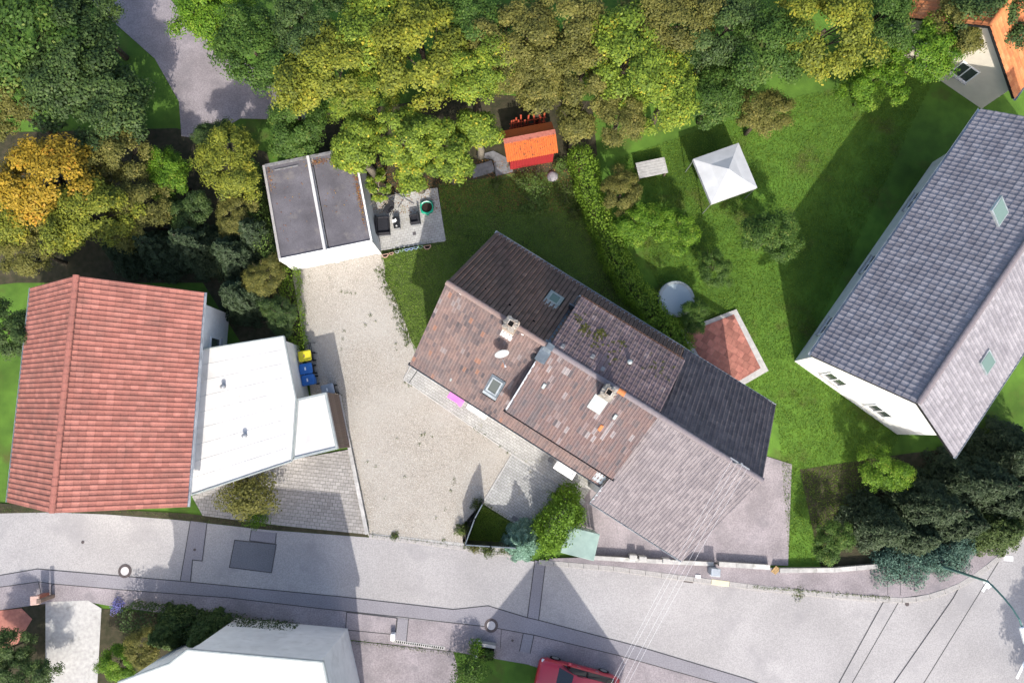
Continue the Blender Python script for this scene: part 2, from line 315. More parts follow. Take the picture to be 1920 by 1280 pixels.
LF=dict(
 yg=pal('leaves_yellow_green',(.065,.11,.014),(.15,.22,.024),(.26,.33,.034),(.46,.4,.04)),
 yellow=pal('leaves_yellow',(.085,.11,.016),(.18,.205,.024),(.27,.28,.03),(.38,.33,.035)),
 orange=pal('leaves_orange',(.2,.15,.014),(.34,.23,.022),(.44,.29,.03),(.5,.25,.03)),
 olive=pal('leaves_olive',(.075,.08,.02),(.135,.135,.03),(.2,.19,.045),(.27,.23,.06)),
 lime=pal('leaves_lime',(.045,.11,.008),(.1,.2,.012),(.17,.28,.022),(.24,.3,.04)),
 green=pal('leaves_green',(.03,.065,.012),(.06,.12,.018),(.1,.17,.03),(.16,.2,.04)),
 dark=pal('leaves_dark',(.022,.042,.011),(.042,.075,.018),(.07,.115,.027),(.1,.14,.035),trans=.15),
 blackgreen=pal('needles_black_green',(.018,.03,.014),(.03,.05,.022),(.05,.075,.032),trans=.08),
 hedge=pal('leaves_hedge',(.075,.14,.014),(.155,.26,.022),(.24,.36,.036),(.32,.4,.06)),
 thuja=pal('leaves_thuja',(.05,.1,.012),(.11,.21,.016),(.18,.3,.028),(.26,.36,.05)),
 spruce=pal('needles_blue',(.03,.075,.04),(.085,.17,.11),(.2,.33,.25),(.34,.48,.4),trans=.12),
 juniper=pal('needles_juniper',(.03,.07,.05),(.075,.145,.11),(.15,.25,.19),(.22,.33,.26),trans=.12),
 conifer=pal('needles_conifer',(.02,.04,.01),(.04,.07,.016),(.075,.11,.026),trans=.12),
 weed=pal('leaves_weed',(.04,.07,.014),(.075,.11,.022),(.12,.15,.04),trans=.2),
 shrub=pal('leaves_garden',(.05,.1,.02),(.11,.18,.036),(.17,.25,.06),(.28,.27,.08)),
 lawn=pal('grass_blades',(.09,.15,.022),(.165,.275,.036),(.23,.34,.05),(.36,.33,.13),trans=.3),
 meadow=pal('meadow_blades',(.075,.13,.012),(.125,.21,.018),(.17,.26,.028),(.24,.25,.06),trans=.3),
 mauve=pal('flowers_blue',(.12,.11,.3),(.2,.2,.48),(.3,.3,.6)),
)
# ------------------------------------------------------------------ foliage
def leaf_mesh(name, pos, nrm, size, tint, mat, aspect=.62, fold=.25, rng=nrng):
    n=len(pos); nrm=nrm/np.maximum(np.linalg.norm(nrm,axis=1,keepdims=True),1e-6)
    r=rng.normal(size=(n,3)); a=np.cross(nrm,r); a/=np.maximum(np.linalg.norm(a,axis=1,keepdims=True),1e-6); b=np.cross(nrm,a)
    s=size[:,None]
    v=np.empty((n,4,3),dtype=np.float32)
    v[:,0]=pos-a*s*.5; v[:,2]=pos+a*s*.5
    v[:,1]=pos+b*s*.5*aspect+nrm*s*fold*.5-a*s*.05; v[:,3]=pos-b*s*.5*aspect+nrm*s*fold*.5-a*s*.05
    me=bpy.data.meshes.new(name); me.vertices.add(n*4); me.vertices.foreach_set('co',v.ravel())
    me.loops.add(n*4); me.loops.foreach_set('vertex_index',np.arange(n*4,dtype=np.int32))
    me.polygons.add(n); me.polygons.foreach_set('loop_start',np.arange(0,n*4,4,dtype=np.int32)); me.polygons.foreach_set('loop_total',np.full(n,4,dtype=np.int32))
    at=me.attributes.new('tint','FLOAT','POINT'); at.data.foreach_set('value',np.repeat(np.clip(tint,0,1).astype(np.float32),4))
    me.materials.append(mat); me.update(calc_edges=True); me.validate(); return me
def dirs(n,rng): 
    d=rng.normal(size=(n,3)); return d/np.linalg.norm(d,axis=1,keepdims=True)
def crown_points(c, rad, nclump, per, clump_r, rng, low=-.45, fill=.55, lean=0):
    """leaf positions: clumps spread through an uneven ellipsoid, leaves on each clump's skin"""
    P_=[];N_=[];T_=[]
    cl=[]
    ph=rng.uniform(0,6.28,4)
    k=0
    while len(cl)<nclump and k<nclump*20:
        k+=1
        d=dirs(1,rng)[0]
        if d[2]<low: continue
        rr=rng.uniform(fill,1.0)**.6
        az=math.atan2(d[1],d[0]); wob=1+.16*math.sin(2*az+ph[0])+.13*math.sin(3*az+ph[1])+.09*math.sin(5*az+ph[2])
        cl.append((np.array(c)+d*np.array(rad)*rr*wob, d))
    for cc,d in cl:
        cr=clump_r*rng.uniform(.6,1.3); m=int(per*rng.uniform(.7,1.3)*(cr/clump_r)**1.5)
        dd=dirs(m,rng); dd[:,2]=np.where(dd[:,2]<-.3,-dd[:,2],dd[:,2])
        rr=cr*rng.uniform(.35,1.05,size=(m,1))
        P_.append(cc+dd*rr*np.array([1.15,1.15,.75])); N_.append(dd*.8+d*.3+np.array([0,0,.5])+rng.normal(size=(m,3))*.35)
        T_.append(np.full(m,rng.normal(.42,.15))+rng.normal(size=m)*.2+ (rng.uniform(size=m)<.03)*.4)
    return np.vstack(P_),np.vstack(N_),np.concatenate(T_),[x[0] for x in cl]

def trunk_mesh(name, h_top, r0, targets, rng, mat, parent, nl=9):
    """tapered trunk in local coordinates with limbs reaching out to leaf clumps"""
    b=MB(); pts=[(0,0,-.1)]; x=y=0
    for i in range(1,5):
        x+=rng.uniform(-.06,.06)*h_top*.3; y+=rng.uniform(-.06,.06)*h_top*.3; pts.append((x,y,h_top*i/4))
    b.tube(pts,[r0*1.25,r0,r0*.85,r0*.7,r0*.45],8)
    idx=rng.permutation(len(targets))[:nl]
    for i in idx:
        t=Vector(targets[i]); f=rng.uniform(.45,.95); s=Vector(pts[-1])*f; s=Vector((pts[int(f*4)][0],pts[int(f*4)][1],h_top*f))
        mid=(s+t)/2+Vector((rng.uniform(-.2,.2),rng.uniform(-.2,.2),.25))
        b.tube([s,mid,t],[r0*.38,r0*.24,r0*.08],6)
        for q in range(2):
            e=mid+(t-mid)*.4+Vector((rng.uniform(-.7,.7),rng.uniform(-.7,.7),rng.uniform(.1,.6))); b.tube([mid,e],[r0*.18,r0*.05],5)
    return b.build(name,mat,parent,smooth=True)

def tree(name,label,px,py,zc,rx,rz,leaf,nclump=70,per=130,clump_r=.55,size=.19,cat='tree',group=None,bark='bark',ry=None,low=-.45,seed=None,fill=.55):
    rng=np.random.default_rng(seed if seed is not None else int(px*7+py*13))
    c=P(px,py,zc); t=thing(name,label,cat,(c.x,c.y,0),0,group)
    p,n,ti,cl=crown_points((0,0,zc),(rx,ry or rx,rz),nclump,per,clump_r,rng,low,fill)
    me=leaf_mesh('crown',p,n,size*rng.uniform(.6,1.35,len(p)),ti,LF[leaf],rng=rng)
    o=bpy.data.objects.new('crown',me); COL.objects.link(o); o.parent=t
    trunk_mesh('trunk',zc,max(.06,.045*zc+.02*rx),cl,rng,G[bark],t)
    return t
# a few crowns shared by the trees and shrubs of the surrounding gardens
PROTO=[]
def proto_crowns():
    for k in range(4):
        rng=np.random.default_rng(50+k)
        p,n,ti,cl=crown_points((0,0,0),(1,1,.85),80,210,.23,rng,-.5,.45)
        me=leaf_mesh('crown',p,n,.06*rng.uniform(.6,1.5,len(p)),ti,LF['green'],rng=rng); PROTO.append((me,cl))
proto_crowns()
def garden_tree(name,label,px,py,zc,r,leaf,cat='tree',group=None,sz=1.0,k=None):
    k=int(px+py)%4 if k is None else k
    me,cl=PROTO[k]; c=P(px,py,zc); t=thing(name,label,cat,(c.x,c.y,0),rnd.uniform(0,6.28),group)
    o=bpy.data.objects.new('crown',me); COL.objects.link(o); o.parent=t; o.location=(0,0,zc); o.scale=(r,r,r*sz)
    o.material_slots[0].link='OBJECT'; o.material_slots[0].material=LF[leaf]
    rng=np.random.default_rng(k+int(px)); trunk_mesh('trunk',zc,max(.05,.04*zc),[(q[0]*r*.8,q[1]*r*.8,zc+q[2]*r*sz*.8) for q in cl],rng,G['bark'],t,6)
    return t

def hedge(name,label,pts,width,height,leaf,density=190,size=.11,cat='hedge',z0=0,rough=.14,seed=3,round_=.35,group=None):
    """leafy hedge along a ground polyline of world points: foliage on a lumpy rounded section, woody stems inside"""
    rng=np.random.default_rng(seed); pts=[Vector((p[0],p[1],0)) for p in pts]
    o0=pts[0]; t=thing(name,label,cat,(o0.x,o0.y,z0),0,group)
    seg=[(a,b,(b-a).length) for a,b in zip(pts,pts[1:])]; tot=sum(s[2] for s in seg)
    n=int(tot*(width+2*height)*density)
    s=rng.uniform(0,tot,n); q=rng.uniform(0,1,n)*(width+2*height)
    pos=np.empty((n,3)); nr=np.empty((n,3)); acc=0
    ph=rng.uniform(0,6.28,6)
    for a,b,l in seg:
        m=(s>=acc)&(s<=acc+l); f=(s[m]-acc)/l; d=(b-a).normalized(); side=Vector((-d.y,d.x,0)); qq=q[m]
        lat=np.where(qq<height,-width/2,np.where(qq<height+width,qq-height-width/2,width/2)); zz=np.where(qq<height,qq,np.where(qq<height+width,height,2*height+width-qq))
        edge=np.abs(lat)/(width/2); zz=np.where((qq>=height)&(qq<height+width), height-round_*np.maximum(0,edge-.55)**2*3, zz)
        wob=.5+.5*np.sin(s[m]*2.1+ph[0]+lat*2)*np.sin(s[m]*.83+ph[1]); 
        nx=np.where(qq<height,-1,np.where(qq<height+width,0,1)); nz=np.where((qq>=height)&(qq<height+width),1,0.25)
        bulge=rough*(wob*1.6-.5)+rng.normal(size=m.sum())*rough*.6
        lat=lat+nx*bulge; zz=np.maximum(.02,zz+(nz==1)*bulge)
        base=np.array(a-o0)[None,:]+np.outer(f*l,np.array(d))+np.outer(lat,np.array(side)); base[:,2]=zz
        pos[m]=base; nr[m]=np.outer(nx,np.array(side))+np.outer(nz,[0,0,1])+rng.normal(size=(m.sum(),3))*.5
        acc+=l
    ex=[]; en=[]
    for (a,b,sg) in ((pts[0],pts[1],-1),(pts[-1],pts[-2],-1)):      # rounded ends
        m=int(width*height*density*1.1); d=(a-b).normalized(); side=Vector((-d.y,d.x,0)); lt=rng.uniform(-.5,.5,m)*width; zz=rng.uniform(.02,1,m)*height
        out=(1-(2*lt/width)**2)*width*.35*np.sqrt(np.maximum(0,1-(zz/height)**3))+rng.normal(size=m)*rough
        q_=np.outer(lt,np.array(side))+np.outer(out,np.array(d))+np.array(a-o0)[None,:]; q_[:,2]=zz; ex.append(q_); en.append(np.tile(np.array(d),(m,1))+np.array([0,0,.6])+rng.normal(size=(m,3))*.5)
    pos=np.vstack([pos]+ex); nr=np.vstack([nr]+en); s=np.concatenate([s,rng.uniform(0,tot,len(pos)-n)]); n=len(pos)
    deep=rng.uniform(size=n)<.3; pos[deep,2]=np.maximum(.02,pos[deep,2]*rng.uniform(.55,.9,deep.sum()))
    ti=.42+.14*np.sin(s*1.3+ph[2])*np.sin(s*3.7+ph[3])+rng.normal(size=n)*.17
    me=leaf_mesh('foliage',pos,nr,size*rng.uniform(.6,1.4,n),ti,LF[leaf],rng=rng)
    o=bpy.data.objects.new('foliage',me); COL.objects.link(o); o.parent=t
    b=MB(); acc=0
    for a,bb,l in seg:
        for k in range(max(2,int(l/.45))):
            p=a+(bb-a)*((k+.5)/max(2,int(l/.45)))-o0
            for j in range(3): b.tube([(p.x,p.y,-.05),(p.x+rng.uniform(-.3,.3)*width,p.y+rng.uniform(-.3,.3)*width,height*.85)],[.03,.012],5)
    b.build('stems',G['bark'],t); return t

def shrub(name,label,loc,r,h,leaf,n=900,size=.1,cat='shrub',group=None,seed=1,spiky=0):
    rng=np.random.default_rng(seed); t=thing(name,label,cat,loc,0,group)
    d=dirs(n,rng); d[:,2]=np.abs(d[:,2]); rr=rng.uniform(.45,1.05,(n,1)); az=np.arctan2(d[:,1],d[:,0]); ph=rng.uniform(0,6.28,3)
    w=(1+.2*np.sin(2*az+ph[0])+.15*np.sin(5*az+ph[1]))[:,None]
    pos=d*rr*np.array([r,r,h])*np.concatenate([w,w,np.ones_like(w)],1); nr=d+rng.normal(size=(n,3))*.5+np.array([0,0,.3])
    me=leaf_mesh('foliage',pos,nr,size*rng.uniform(.6,1.4,n),.42+rng.normal(size=n)*.18,LF[leaf],rng=rng,aspect=.25 if spiky else .62)
    o=bpy.data.objects.new('foliage',me); COL.objects.link(o); o.parent=t
    b=MB()
    for j in range(6):
        a=rng.uniform(0,6.28); b.tube([(0,0,-.03),(math.cos(a)*r*.35,math.sin(a)*r*.35,h*.45),(math.cos(a)*r*.7,math.sin(a)*r*.7,h*.75)],[.025,.017,.008],5)
    b.build('stem',G['bark'],t); return t

def conifer(name,label,loc,h,r,leaf,tiers=11,per=230,size=.16,cat='tree',seed=1,aspect=.22,group=None):
    """layered conical evergreen with drooping branch fans"""
    rng=np.random.default_rng(seed); t=thing(name,label,cat,loc,0,group); Pp=[];Nn=[];Tt=[]; b=MB()
    b.tube([(0,0,-.1),(0,0,h*.5),(0,0,h*.97)],[.05*h*.5+.03,.02*h+.02,.01],8)
    for i in range(tiers):
        f=i/(tiers-1); z=h*(.06+.9*f); rr=r*(1-f)**.8+.06
        nb=max(4,int(11*(1-f)+4)); off=rng.uniform(0,6.28)
        for k in range(nb):
            a=off+k*6.283/nb+rng.uniform(-.2,.2); L_=rr*rng.uniform(.78,1.15); m=int(per*L_/r*rng.uniform(.8,1.2))+14
            q=rng.uniform(0,1,m)**.7; lat=rng.normal(size=m)*.16*L_*(1.05-q*.6); zz=z+L_*.12*np.sin(q*3)-.22*L_*q**2+rng.normal(size=m)*.05
            Pp.append(np.stack([np.cos(a)*q*L_-np.sin(a)*lat,np.sin(a)*q*L_+np.cos(a)*lat,zz],1))
            Nn.append(np.stack([np.cos(a)*.5+rng.normal(size=m)*.4,np.sin(a)*.5+rng.normal(size=m)*.4,np.full(m,.8)],1))
            Tt.append(.28+.4*q+rng.normal(size=m)*.13+rng.normal()*.06)
            b.tube([(0,0,z),(math.cos(a)*L_*.85,math.sin(a)*L_*.85,z-.1*L_)],[.018,.006],4)
    p=np.vstack(Pp); p[:,2]=np.maximum(p[:,2],.03)
    me=leaf_mesh('crown',p,np.vstack(Nn),size*rng.uniform(.6,1.3,len(p)),np.concatenate(Tt),LF[leaf],aspect=aspect,rng=rng)
    o=bpy.data.objects.new('crown',me); COL.objects.link(o); o.parent=t; b.build('trunk',G['bark'],t); return t

# ------------------------------------------------------------------ flat pieces
def sheet(name, pts, z, mat, kind='structure', parent=None, skirt=None):
    """polygon (world points or pixels) laid at height z"""
    w=[(p[0],p[1]) for p in pts]
    return MB().prism(w, skirt, z).build(name, mat, parent, kind=kind)
def px(lst,z=0): return [P(a,b,z) for a,b in lst]
def strip(name, pts, width, z, mat, parent):
    b=MB(); pts=[Vector((p[0],p[1],0)) for p in pts]
    for a,c in zip(pts,pts[1:]):
        d=(c-a).normalized(); s=Vector((-d.y,d.x,0))*width/2; e=d*width*.3
        b.face([(a-s-e)[:2]+(z,) if False else ((a-s-e).x,(a-s-e).y,z), ((c-s+e).x,(c-s+e).y,z), ((c+s+e).x,(c+s+e).y,z), ((a+s-e).x,(a+s-e).y,z)])
        z+=.0004
    return b.build(name,mat,parent)
def clip_poly(poly, clip):
    n=len(clip); ar=sum(clip[i][0]*clip[(i+1)%n][1]-clip[(i+1)%n][0]*clip[i][1] for i in range(n))
    if ar<0: clip=clip[::-1]
    out=poly
    for i in range(n):
        a,b=clip[i],clip[(i+1)%n]; inp=out; out=[]
        def side(p): return (b[0]-a[0])*(p[1]-a[1])-(b[1]-a[1])*(p[0]-a[0])
        for k in range(len(inp)):
            p,q=inp[k],inp[(k+1)%len(inp)]; sp,sq=side(p),side(q)
            if sp>=0: out.append(p)
            if sp*sq<0: t=sp/(sp-sq); out.append((p[0]+(q[0]-p[0])*t,p[1]+(q[1]-p[1])*t))
        if len(out)<3: return []
    return out
def pavers(name, poly, ang, lx, ly, z, mat, parent, gap=.012, bond=.5, h=.012, jitter=.003):
    """every paver a raised block clipped to the (convex) area, joined into one part"""
    poly=[(p[0],p[1]) for p in poly]; ca,sa=math.cos(ang),math.sin(ang)
    loc=[(p[0]*ca+p[1]*sa,-p[0]*sa+p[1]*ca) for p in poly]
    x0,x1=min(p[0] for p in loc),max(p[0] for p in loc); y0,y1=min(p[1] for p in loc),max(p[1] for p in loc)
    b=MB(); j=0; y=y0
    while y<y1:
        x=x0-lx*(bond if j%2 else 0)
        while x<x1:
            r=[(x+gap/2,y+gap/2),(x+lx-gap/2,y+gap/2),(x+lx-gap/2,y+ly-gap/2),(x+gap/2,y+ly-gap/2)]
            c=clip_poly(r,loc)
            if len(c)>=3:
                w=[(q[0]*ca-q[1]*sa,q[0]*sa+q[1]*ca) for q in c]; zz=z+h+rnd.uniform(-jitter,jitter); b.cur=rnd.random()
                b.face([(q[0],q[1],zz+ (k%2)*.0) for k,q in enumerate(w)])
                for k in range(len(w)): a,d=w[k],w[(k+1)%len(w)]; b.face([(a[0],a[1],z-.01),(d[0],d[1],z-.01),(d[0],d[1],zz),(a[0],a[1],zz)])
            x+=lx
        y+=ly; j+=1
    return b.build(name,mat,parent,kind='stuff')
def kerb_line(name, pts, width, h, stone, parent, z0=-.05, mats=None, gap=.012):
    """row of kerb stones along a polyline, each stone its own object"""
    pts=[Vector((p[0],p[1],0)) for p in pts]; out=[]
    for a,c in zip(pts,pts[1:]):
        l=(c-a).length; n=max(1,round(l/stone)); d=(c-a).normalized(); sl=l/n
        key=(round(sl,3),width,h)
        me=None
        for i in range(n):
            if me is None:
                b=MB(); b.bbox(-sl/2+gap/2,sl/2-gap/2,-width/2,width/2,z0,h,.015); o=b.build('kerb_stone',G['granite'],parent); me=o.data
            else: o=bpy.data.objects.new('kerb_stone',me); COL.objects.link(o); o.parent=parent
            m=a+d*(i+.5)*sl; o.location=(m.x,m.y,rnd.uniform(-.006,.006)); o.rotation_euler=(0,0,math.atan2(d.y,d.x)+rnd.uniform(-.006,.006)); out.append(o)
    return out

# ------------------------------------------------------------------ tiled roof slopes
def tile_face(b, ex, ey, nz, o, w, l, lift, th, rolls, amp=1.0, cover=.985):
    """one tile in b: o upper-left corner on the roof plane, ex across, ey down the slope, nz normal"""
    prof=[]
    for k in range(rolls):
        s=w/rolls
        prof+= [(k*s+.0*s,.0),(k*s+.08*s,.0),(k*s+.5*s,.004),(k*s+.62*s,.022),(k*s+.8*s,.03),(k*s+.96*s,.018)]
    prof=prof+[(w,0)]
    prof=[(x*cover+w*(1-cover)/2,z*amp) for x,z in prof]
    for (xa,za),(xb,zb) in zip(prof,prof[1:]):
        p0=o+ex*xa+nz*(za+.004); p1=o+ex*xb+nz*(zb+.004); q0=o+ex*xa+ey*(l+.03)+nz*(za+lift); q1=o+ex*xb+ey*(l+.03)+nz*(zb+lift)
        b.face([p0,q0,q1,p1]); b.face([q0,q0-nz*th,q1-nz*th,q1])
def tile_slope(name, top0, top1, bot0, tw, tl, mat, parent, rolls=1, lift=.035, th=.03, holes=(), pick=None, tint=None, individual=False, amp=1.0, cover=.985):
    """tiles from the ridge edge top0->top1 down to bot0; joined unless individual"""
    top0,top1,bot0=Vector(top0),Vector(top1),Vector(bot0); W=(top1-top0).length; Ls=(bot0-top0).length
    ex=(top1-top0).normalized(); ey=(bot0-top0).normalized(); nz=ey.cross(ex).normalized()
    if nz.z<0: nz=-nz
    nc=max(1,round(W/tw)); nr=max(1,round(Ls/tl)); w=W/nc; l=Ls/nr
    if individual:
        b=MB(); tile_face(b,Vector((1,0,0)),Vector((0,-1,0)),Vector((0,0,1)),Vector((0,0,0)),w,l,lift,th,rolls,amp,cover); ob=b.build('roof_tile',mat,parent); me=ob.data; first=True
        Mx=Matrix((ex,-ey,nz)).transposed().to_4x4()
        for r in range(nr):
            for c in range(nc):
                o=ob if first else bpy.data.objects.new('roof_tile',me)
                if not first: COL.objects.link(o); o.parent=parent
                first=False
                o.matrix_local=Matrix.Translation(top0+ex*c*w+ey*r*l+nz*rnd.uniform(0,.006))@Mx@Euler((rnd.uniform(-.01,.01),0,rnd.uniform(-.012,.012))).to_matrix().to_4x4()
        return nr*nc
    b=MB()
    for r in range(nr):
        for c in range(nc):
            u=(c+.5)*w; v=(r+.5)*l
            if any(h[0]<u<h[1] and h[2]<v<h[3] for h in holes): continue
            b.cur=tint(u,v) if tint else rnd.random()
            jit=rnd.uniform(0,.005)
            tile_face(b,ex,ey,nz,top0+ex*c*w+ey*r*l+nz*jit,w,l,lift,th,rolls,amp,cover)
    return b.build(name,mat,parent,kind='stuff')
def ridge_row(parent, a, c, mat, n, r=.12, name='ridge_tile', special=None):
    a,c=Vector(a),Vector(c); d=(c-a); L_=d.length/n; d.normalize(); side=Vector((-d.y,d.x,0)).normalized(); up=Vector((0,0,1))
    b=MB(); K=7
    for (x,rr) in ((0,r),(L_+.03,r*1.12)):
        pass
    def ring(x,rr): return [d*x+side*math.cos(math.pi*k/(K-1))*rr+up*(math.sin(math.pi*k/(K-1))*rr*.75) for k in range(K)]
    A,B=ring(0,r),ring(L_+.03,r*1.13)
    for k in range(K-1): b.face([A[k],A[k+1],B[k+1],B[k]])
    Bi=ring(L_+.03,r*.9)
    for k in range(K-1): b.face([B[k],B[k+1],Bi[k+1],Bi[k]])
    me=None
    for i in range(n):
        if me is None: o=b.build(name,mat,parent); me=o.data
        else: o=bpy.data.objects.new(name,me); COL.objects.link(o); o.parent=parent
        o.location=a+d*(L_*i); o.location.z+=rnd.uniform(-.006,.006)
        if special and i in special: o.material_slots[0].link='OBJECT'; o.material_slots[0].material=special[i]
# ================================================================== THE GROUND
sheet('ground', [(-320,-320),(320,-320),(320,320),(-320,320)], -.06, G['meadow'])
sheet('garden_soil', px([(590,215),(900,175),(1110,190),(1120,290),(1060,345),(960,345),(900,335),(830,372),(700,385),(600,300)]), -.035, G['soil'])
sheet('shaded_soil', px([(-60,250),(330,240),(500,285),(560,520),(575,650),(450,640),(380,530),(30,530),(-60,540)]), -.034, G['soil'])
lawn = sheet('lawn', px([(700,470),(835,452),(822,345),(900,335),(960,325),(1085,320),(1140,470),(1290,650),(1330,720),(1100,900),(770,720),(725,520)]), -.03, G['grass'])
sheet('lawn_corner', px([(908,936),(990,985),(985,1030),(868,1026),(866,985)]), .0, G['grass'])
GR_POLY=[(546,500),(714,470),(722,497),(722,525),(738,552),(750,580),(762,612),(772,640),(785,662),(850,760),(985,868),(905,945),(871,1024),(690,1004),(636,742),(584,750),(572,655),(556,560)]
gravel=sheet('gravel_drive', px(GR_POLY), .0, G['gravel'])

# ---- road
ROAD_TOP=[(-80,966),(0,962),(100,960),(200,964),(330,974),(500,993),(690,1007),(860,1027),(1000,1052),(1150,1068),(1300,1088),(1400,1101),(1500,1112),(1560,1118),(1640,1124),(1690,1127),(1745,1120),(1800,1101),(1850,1066),(1900,1024),(2020,915)]
ROAD_BOT=[(2300,1000),(2300,1700),(1500,1420),(1300,1330),(1170,1290),(1000,1244),(930,1226),(850,1220),(650,1197),(560,1182),(400,1163),(300,1147),(215,1136),(165,1127),(100,1128),(0,1142),(-80,1152)]
road=sheet('road', px(ROAD_TOP+ROAD_BOT), -.02, G['asphalt'])
road_edge=sheet('pavement_south', px([(-80,1115),(0,1100),(70,1092),(100,1094),(430,1120),(745,1158),(920,1175),(1002,1190),(1160,1228),(1400,1296),(1380,1360),(1150,1300),(990,1245),(850,1221),(650,1198),(560,1183),(400,1164),(300,1148),(215,1137),(165,1128),(100,1129),(0,1143),(-80,1153)]), -.014, G['asphalt_red'])
def patch(name, pts, z, mat, joints=True, close=True, skip=()):
    o=sheet(name, px(pts), z, G[mat])
    q=px(pts); 
    if joints:
        for i in range(len(q)):
            if i in skip: continue
            strip('tar_joint',[q[i],q[(i+1)%len(q)]],.045,z+.003,G['tar'],o)
    return o
patch('trench_patch',[(-60,1092),(0,1078),(70,1066),(235,1080),(340,1089),(640,1118),(850,1142),(915,1135),(988,1157),(1010,1162),(1200,1212),(1400,1272),(1500,1310),(1440,1318),(1380,1290),(1160,1228),(1002,1190),(920,1175),(760,1157),(600,1140),(430,1120),(240,1106),(100,1094),(72,1090),(0,1100),(-60,1114)],-.009,'asphalt_new',skip=(0,12,24,25))
patch('cross_trench_patch',[(1003,1050),(1023,1054),(1010,1161),(989,1156)],-.004,'asphalt_new',skip=(0,2))
patch('stub_patch',[(981,1187),(1001,1191),(994,1224),(974,1220)],-.0045,'asphalt_new',skip=(0,2))
patch('stub_patch',[(745,1159),(766,1160),(762,1202),(741,1200)],-.0045,'asphalt_new',skip=(0,2))
patch('house_connection_patch',[(357,976),(388,980),(379,1051),(361,1049),(357,1089),(338,1087)],-.005,'asphalt_new',skip=(0,4))
patch('dark_patch',[(440,1012),(518,1020),(509,1073),(430,1063)],-.002,'asphalt_dark')
patch('pale_patch',[(471,994),(518,999),(516,1019),(468,1013)],-.006,'asphalt_new',skip=(0,))
patch('square_patch',[(650,1147),(744,1158),(741,1189),(648,1180)],-.0065,'asphalt_red')
patch('old_trench_patch',[(1656,1129),(1685,1128),(1600,1276),(1565,1340),(1535,1340),(1573,1280)],-.008,'asphalt',skip=(0,3,4))
patch('old_trench_patch',[(1803,1092),(1876,1047),(1800,1170),(1732,1280),(1700,1340),(1640,1340),(1676,1280),(1788,1120)],-.007,'asphalt',skip=(0,4,5))
for pts,w in (([(72,1092),(76,1110),(78,1122)],.04),([(95,1122),(96,1098),(101,1094)],.04),([(940,1180),(938,1215)],.03)):
    strip('tar_joint',px(pts),w,-.006,G['tar'],road_edge)
for k,pts in enumerate(([(1848,1090),(1855,1099)],[(1885,1046),(1897,1047)],[(1907,1270),(1922,1240)],[(1843,1107),(1850,1096)])):
    strip('road_marking',px(pts),.28 if k<2 else .16,-.004+k*.0005,G['whitepaint'],road)
# ---- north pavement with kerb
side=sheet('pavement_north', px([(1030,1046),(1100,1044),(1150,1047),(1330,1056),(1450,1064),(1540,1068),(1650,1062),(1800,1040),(1900,1000),(2020,900),(2028,912),(1902,1016),(1850,1058),(1797,1093),(1742,1112),(1690,1119),(1640,1116),(1560,1110),(1500,1105),(1400,1093),(1300,1080),(1150,1061),(1030,1052)]), .085, G['asphalt_red'], skirt=-.05)
kerb=tag(empty('kerb',P(1300,1084)),kind='structure'); 
def kerb_world(lst): 
    o=P(1300,1084); return [Vector((P(a,b).x-o.x,P(a,b).y-o.y,0)) for a,b in lst]
ks=kerb_line('kerb',kerb_world([(1010,1053),(1150,1065),(1300,1085),(1400,1098),(1500,1109),(1560,1115),(1640,1121),(1690,1124),(1716,1122),(1742,1117),(1770,1108),(1797,1097),(1825,1080),(1850,1062),(1875,1042),(1902,1020),(1960,965),(2020,910)]),.3,.1,.95,kerb)
for o in ks:     # painted stones
    w=o.location+kerb.location; u=(w.x, w.y)
    for a,b in ((1354,1091),(1398,1098)):
        if (Vector(u)-P(a,b).xy).length<.4: o.material_slots[0].link='OBJECT'; o.material_slots[0].material=G['kerbcream']; o['label']='cream painted kerb stone'
edge=tag(empty('drive_edging',P(690,1003)),kind='structure')
o_=P(690,1003); kerb_line('e',[Vector((P(a,b).x-o_.x,P(a,b).y-o_.y,0)) for a,b in ((692,1004),(780,1015),(868,1027),(965,1042))],.22,.03,.9,edge)
for a,b in ((1662,1696),):
    pass
for xx in (1662,1686): strip('tar_joint',[P(xx,1076),P(xx+1,1114)],.03,.0885,G['tar'],side)
# verge of rough grass and flags between fence and street
sheet('verge', px([(700,1000),(870,1018),(965,1028),(970,1040),(868,1024),(700,1006)]), .012, G['concrete'])
sheet('verge_west', px([(-60,940),(120,950),(350,962),(520,985),(690,1000),(690,1006),(500,992),(330,973),(200,963),(100,959),(-60,964)]), .008, G['soil'])
# paved areas
ctr=Vector((-5.413,3.394,0)); HA=R(-32.4)
def hl(u,v,z=0): return Vector((ctr.x+u*math.cos(HA)-v*math.sin(HA), ctr.y+u*math.sin(HA)+v*math.cos(HA), z))
sp=[P(757,711),P(960,851),P(1092,938),hl(12.3,.9),hl(-.45,.9)]
pv=sheet('house_path', sp, .012, G['joint']); pavers('paver',sp,HA,.25,.15,.014,G['paver'],pv,gap=.014)
tp=[P(961,851),P(905,942),P(978,988),P(1020,1012),P(1100,940)]
pv2=sheet('forecourt', tp, .010, G['joint']); pavers('paver',tp,HA,.26,.15,.012,G['paver_grey'],pv2,gap=.016)
e3=tag(empty('forecourt_edging',P(960,851)),kind='structure'); oo=P(960,851)
def rel(l): return [Vector((p.x-oo.x,p.y-oo.y,0)) for p in l]
for pts in ([P(757,711),P(960,851)],[P(960,851),P(1085,931)],[P(960,851),P(905,942)],[P(905,942),P(980,989)],[P(757,711),P(771,684)]):
    for k in kerb_line('k',rel(pts),.08,.04,.9,e3): k.name='edging_stone'; k.material_slots[0].link='OBJECT'; k.material_slots[0].material=G['concrete']
strip('path_joint',[P(768,716),P(786,690)],.05,.034,G['tar'],pv)
pp=[P(711,469),P(835,451),P(819,352),P(694,372)]
